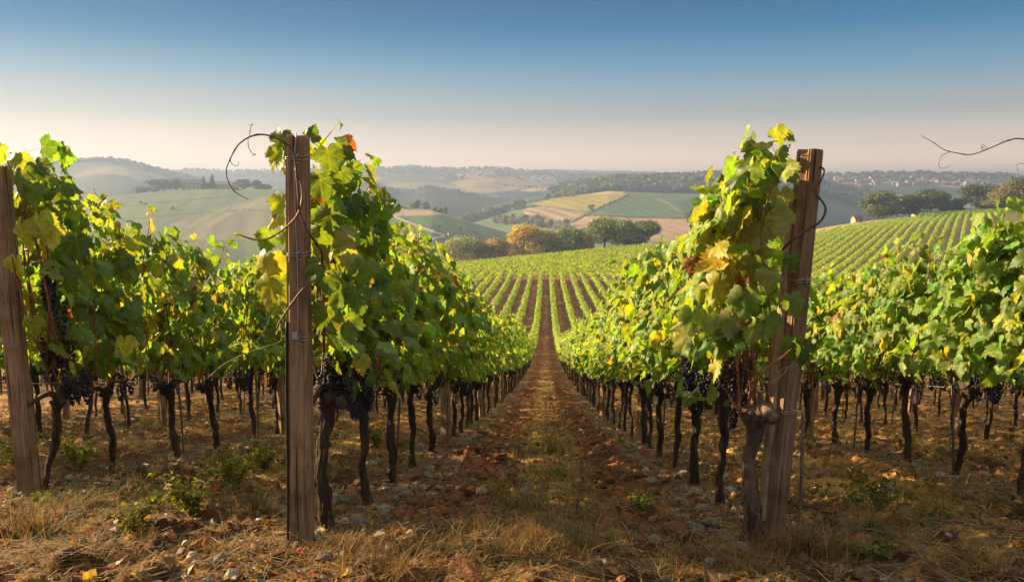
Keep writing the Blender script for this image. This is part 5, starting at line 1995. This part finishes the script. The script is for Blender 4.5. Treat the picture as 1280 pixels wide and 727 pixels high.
for k, (u, v, kd) in enumerate(CLODS):
    p = ground_at(u, v)
    r_ = np.random.default_rng(800 + k)
    s_ = r_.uniform(.028, .055) * (1.15 if k < 12 else .85)
    o = link('soil_clod' if kd == 'c' else 'stone', clod_protos[kd][k % 6], None, (p[0], p[1], gz(p[0], p[1]) + s_ * .12), (r_.normal(0, .2), r_.normal(0, .2), r_.uniform(0, 6.28)), (s_, s_ * r_.uniform(.8, 1.2), s_))
    near = 'in the wheel track nearer the upright post' if u < 660 else 'in the wheel track nearer the leaning post'
    if u < 440 or u > 1000:
        near = 'under the vines away from the path'
    tag(o, ('reddish lump of earth ' if kd == 'c' else 'pale limestone lump ') + near, 'clod' if kd == 'c' else 'stone', 'clods of tilled earth' if kd == 'c' else 'stones beside the vine rows')


r_ = np.random.default_rng(4242)
for k in range(110):
    y = 3.4 * (16 / 3.4) ** r_.random()
    sd = -1 if k % 2 else 1
    x = sd * r_.uniform(.34, .78)
    s_ = r_.uniform(.018, .05) * (1 + .02 * y)
    o = link('soil_clod', clod_protos['c'][k % 6], None, (x, y, gz(x, y) + s_ * .4), (r_.normal(0, .3), r_.normal(0, .3), r_.uniform(0, 6.28)), (s_, s_ * r_.uniform(.7, 1.2), s_))
    tag(o, 'small clod of red earth thrown up along the wheel track by the ' + ('upright' if sd < 0 else 'leaning') + '-post row', 'clod', 'clods along the wheel tracks')
r_ = np.random.default_rng(4343)
for k in range(70):
    y = 3.6 * (13 / 3.6) ** r_.random()
    sd = -1 if k % 2 else 1
    x = sd * r_.uniform(.84, 1.30)
    s_ = r_.uniform(.015, .04)
    o = link('stone', clod_protos['s'][k % 6], None, (x, y, gz(x, y) + s_ * .2), (r_.normal(0, .3), r_.normal(0, .3), r_.uniform(0, 6.28)), (s_, s_ * r_.uniform(.7, 1.2), s_))
    tag(o, 'small pale stone on the stony edge under the ' + ('upright' if sd < 0 else 'leaning') + '-post row', 'stone', 'stones under the first rows')


# grass tufts
def tuft(px, py, n, L, spread, label, green=.12, lean=.7, seed=0):
    p = ground_at(px, py)
    r_ = np.random.default_rng(seed)
    a = r_.uniform(0, 6.28, n)
    rr = spread * np.abs(r_.normal(0, .6, n))
    x, y = p[0] + rr * np.cos(a), p[1] + rr * np.sin(a)
    V, Q, tt = blades(r_, x, y, L * .9 * r_.uniform(.35, 1.1, n), np.full(n, .0019), straw_tints(r_, n, green), lean, 4)
    org = np.array([p[0], p[1], gz(p[0], p[1])])
    mb = MB()
    mb.add(V - org, [Q], tt)
    v, f = lump(r_, spread * 1.05, .07, 2)
    mb.add(v - [0, 0, spread * .07 + .05], [f], (.20, .125, .045))
    o = link('grass_tuft', mb.mesh('grass_tuft', M_GRASS), None, org)
    tag(o, label, 'grass tuft', 'tufts of dry grass')


tuft(668, 698, 700, .20, .22, 'golden tuft of dry grass in the middle of the path nearest the front', .08, .8, 1)
tuft(625, 708, 420, .15, .22, 'flattened straw-coloured tuft just beside the golden one in the path', .05, 1.3, 2)
tuft(688, 570, 420, .20, .16, 'upright dry tuft in the path halfway between the two end posts', .35, .6, 3)
tuft(690, 535, 420, .18, .20, 'dry golden tuft farther down the middle of the path', .25, .7, 4)
tuft(688, 500, 380, .16, .25, 'small golden tuft far down the grass strip of the path', .15, .7, 5)
tuft(438, 700, 620, .17, .20, 'dry tuft at the foot of the upright post', .08, .9, 6)
tuft(372, 694, 200, .07, .12, 'short dry grass wrapped round the base of the upright post', .1, .6, 7)
tuft(1010, 700, 700, .24, .20, 'tall golden tuft in front of the leaning post', .06, .6, 8)
tuft(940, 712, 420, .14, .25, 'flattened dry tuft beside the tall golden one by the leaning post', .06, 1.2, 9)
tuft(40, 672, 600, .22, .25, 'dry tuft at the foot of the outermost tilted post', .15, .8, 10)
tuft(130, 700, 420, .15, .28, 'sprawling straw tuft in front of the outermost post', .12, 1.2, 11)
tuft(1210, 712, 420, .13, .30, 'sunlit flattened straw in the front corner past the leaning post', .08, 1.3, 12)
tuft(500, 718, 380, .16, .25, 'straw tuft between the upright post and the path', .08, 1.2, 13)
tuft(820, 715, 320, .13, .25, 'sparse straw tuft between the path and the leaning post', .15, 1.2, 14)
tuft(280, 695, 380, .11, .25, 'thin straw tuft between the two posts nearest the frame edge', .2, 1.1, 15)
tuft(560, 690, 380, .17, .18, 'straw tuft on the near end of the wheel track by the upright post', .1, .9, 21)
tuft(730, 690, 380, .16, .20, 'thin greenish tuft on the edge of the golden path tuft', .4, .7, 22)
tuft(650, 640, 420, .17, .20, 'mixed green and straw tuft in the path behind the golden one', .45, .7, 23)
tuft(700, 600, 380, .17, .18, 'green-tinged tuft in the path just behind the dead stalk', .5, .7, 24)
tuft(205, 645, 420, .17, .22, 'dry tangled tuft around the flowering weed', .25, 1.0, 25)
tuft(318, 650, 420, .15, .17, 'tall tangled dry tuft just in front of the upright post', .2, .9, 26)
tuft(90, 640, 380, .18, .22, 'mixed tuft between the outermost post and its first vine', .35, .9, 27)
tuft(880, 700, 420, .16, .22, 'dry tuft among the stones in front of the leaning post', .1, 1.0, 28)
tuft(1090, 665, 420, .17, .25, 'dark tangled tuft under the vines past the leaning post', .3, 1.0, 29)
tuft(1180, 650, 380, .15, .21, 'low tuft of dead grass between two trunks past the leaning post', .2, 1.1, 30)
tuft(1060, 600, 380, .18, .25, 'upright dead grass between the leaning post and the next row', .25, .8, 31)
tuft(430, 600, 320, .17, .18, 'thin dry tuft beside the second trunk behind the upright post', .3, .9, 32)
# tall dead stalk in the path
p = ground_at(705, 640)
mb = MB()
r_ = np.random.default_rng(4)
for pts in ([[0, 0, 0], [.02, 0, .2], [.01, .02, .36], [-.05, .03, .42], [-.075, .03, .38]], [[0, 0, .1], [.06, .02, .2], [.09, .02, .27]], [[.01, 0, .22], [-.05, 0, .30], [-.06, .01, .34]]):
    mb.add(*tube(smooth_path(pts, 14), np.linspace(.0028, .001, 14), 5), tint=(.36, .25, .12))
o = link('dead_stalk', mb.mesh('dead_stalk', M_CANE, True), None, (p[0], p[1], gz(p[0], p[1])))
tag(o, 'bent dead stalk standing alone in the middle of the path', 'stalk')


# leafy weeds with flowers
def weed(px, py, h, spread, n, label, flowers=0, seed=0, tone=1.0):
    h, spread, n = h * 1.25, spread * 1.35, int(n * 2.4)
    p = ground_at(px, py)
    r_ = np.random.default_rng(seed)
    org = np.array([p[0], p[1], gz(p[0], p[1])])
    t = empty('weed_plant', org)
    Pl, ms = [], MB()
    tips = []
    for k in range(9):
        a = r_.uniform(0, 6.28)
        e = np.array([spread * cos(a) * r_.uniform(.3, 1), spread * sin(a) * r_.uniform(.3, 1), h * r_.uniform(.6, 1.05)])
        path = smooth_path([[0, 0, -.01], e * [.35, .35, .55], e], 10)
        ms.add(*tube(path, np.linspace(.0025, .001, 10), 5), tint=(.10, .10, .035))
        q = r_.uniform(.15, 1, n // 9)
        Pl.append(path[(q * 9).astype(int)] + r_.normal(0, .02, (len(q), 3)))
        tips.append(e)
    P = np.vstack(Pl)
    m_ = len(P)
    Nn = np.stack([r_.normal(0, .6, m_), r_.normal(0, .6, m_), np.ones(m_)], -1)
    T = np.stack([r_.normal(size=m_), r_.normal(size=m_), r_.normal(0, .4, m_)], -1)
    tint = np.array([.13, .15, .035]) * tone * r_.uniform(.5, 1.5, (m_, 1))
    V, Fx, tt, uv = leaves_arrays(P, Nn, T, r_.uniform(.012, .030, m_), tint, 0, r_)
    mb = MB()
    mb.add(V, [Fx], tt, uv)
    link('stem', ms.mesh('stem', M_CANE, True), t)
    link('foliage', mb.mesh('foliage', M_WEED), t)
    for k in range(flowers):
        mf = MB()
        for a in np.arange(5) * 2 * pi / 5:
            d = np.array([cos(a), sin(a), .25])
            s = np.array([-sin(a), cos(a), 0])
            mf.add(np.array([[0, 0, 0], d * .007 + s * .005, d * .014, d * .007 - s * .005]), [np.array([[0, 1, 2, 3]])], (.62, .38, .58))
        link('flower', mf.mesh('flower', M_PETAL), t, tips[k] + [0, 0, .006], (radians(-40), 0, 0), (1.3, 1.3, 1.3))
    tag(t, label, 'weed', 'leafy weeds under the vines')


weed(243, 650, .20, .18, 200, 'dark leafy weed with small pink flowers under the vines', 5, 1, .8)
weed(295, 612, .22, .2, 240, 'pale leafy weed spreading between the outermost and upright posts', 2, 2, 1.3)
weed(100, 590, .22, .18, 200, 'bushy yellow-green weed near the outermost tilted post', 0, 3, 1.4)
weed(330, 590, .20, .16, 200, 'upright weed just before the upright post', 0, 4, 1.4)
weed(170, 672, .12, .14, 120, 'small dark weed in front of the outermost post', 0, 5, .8)
weed(1090, 700, .10, .14, 90, 'small green weed near the front corner past the leaning post', 0, 6, 1.0)
weed(1100, 640, .14, .16, 120, 'dark weed under the vines past the leaning post', 0, 7, .7)
weed(800, 640, .07, .09, 60, 'little green weed in the wheel track by the leaning post', 0, 8, 1.2)
weed(470, 560, .18, .16, 160, 'green weed under the vines behind the upright post', 0, 9, 1.0)
weed(1130, 560, .18, .18, 160, 'leafy weed between the rows past the leaning post', 0, 10, 1.0)
weed(20, 590, .24, .18, 180, 'tall yellowish weed behind the outermost tilted post', 0, 11, 1.5)
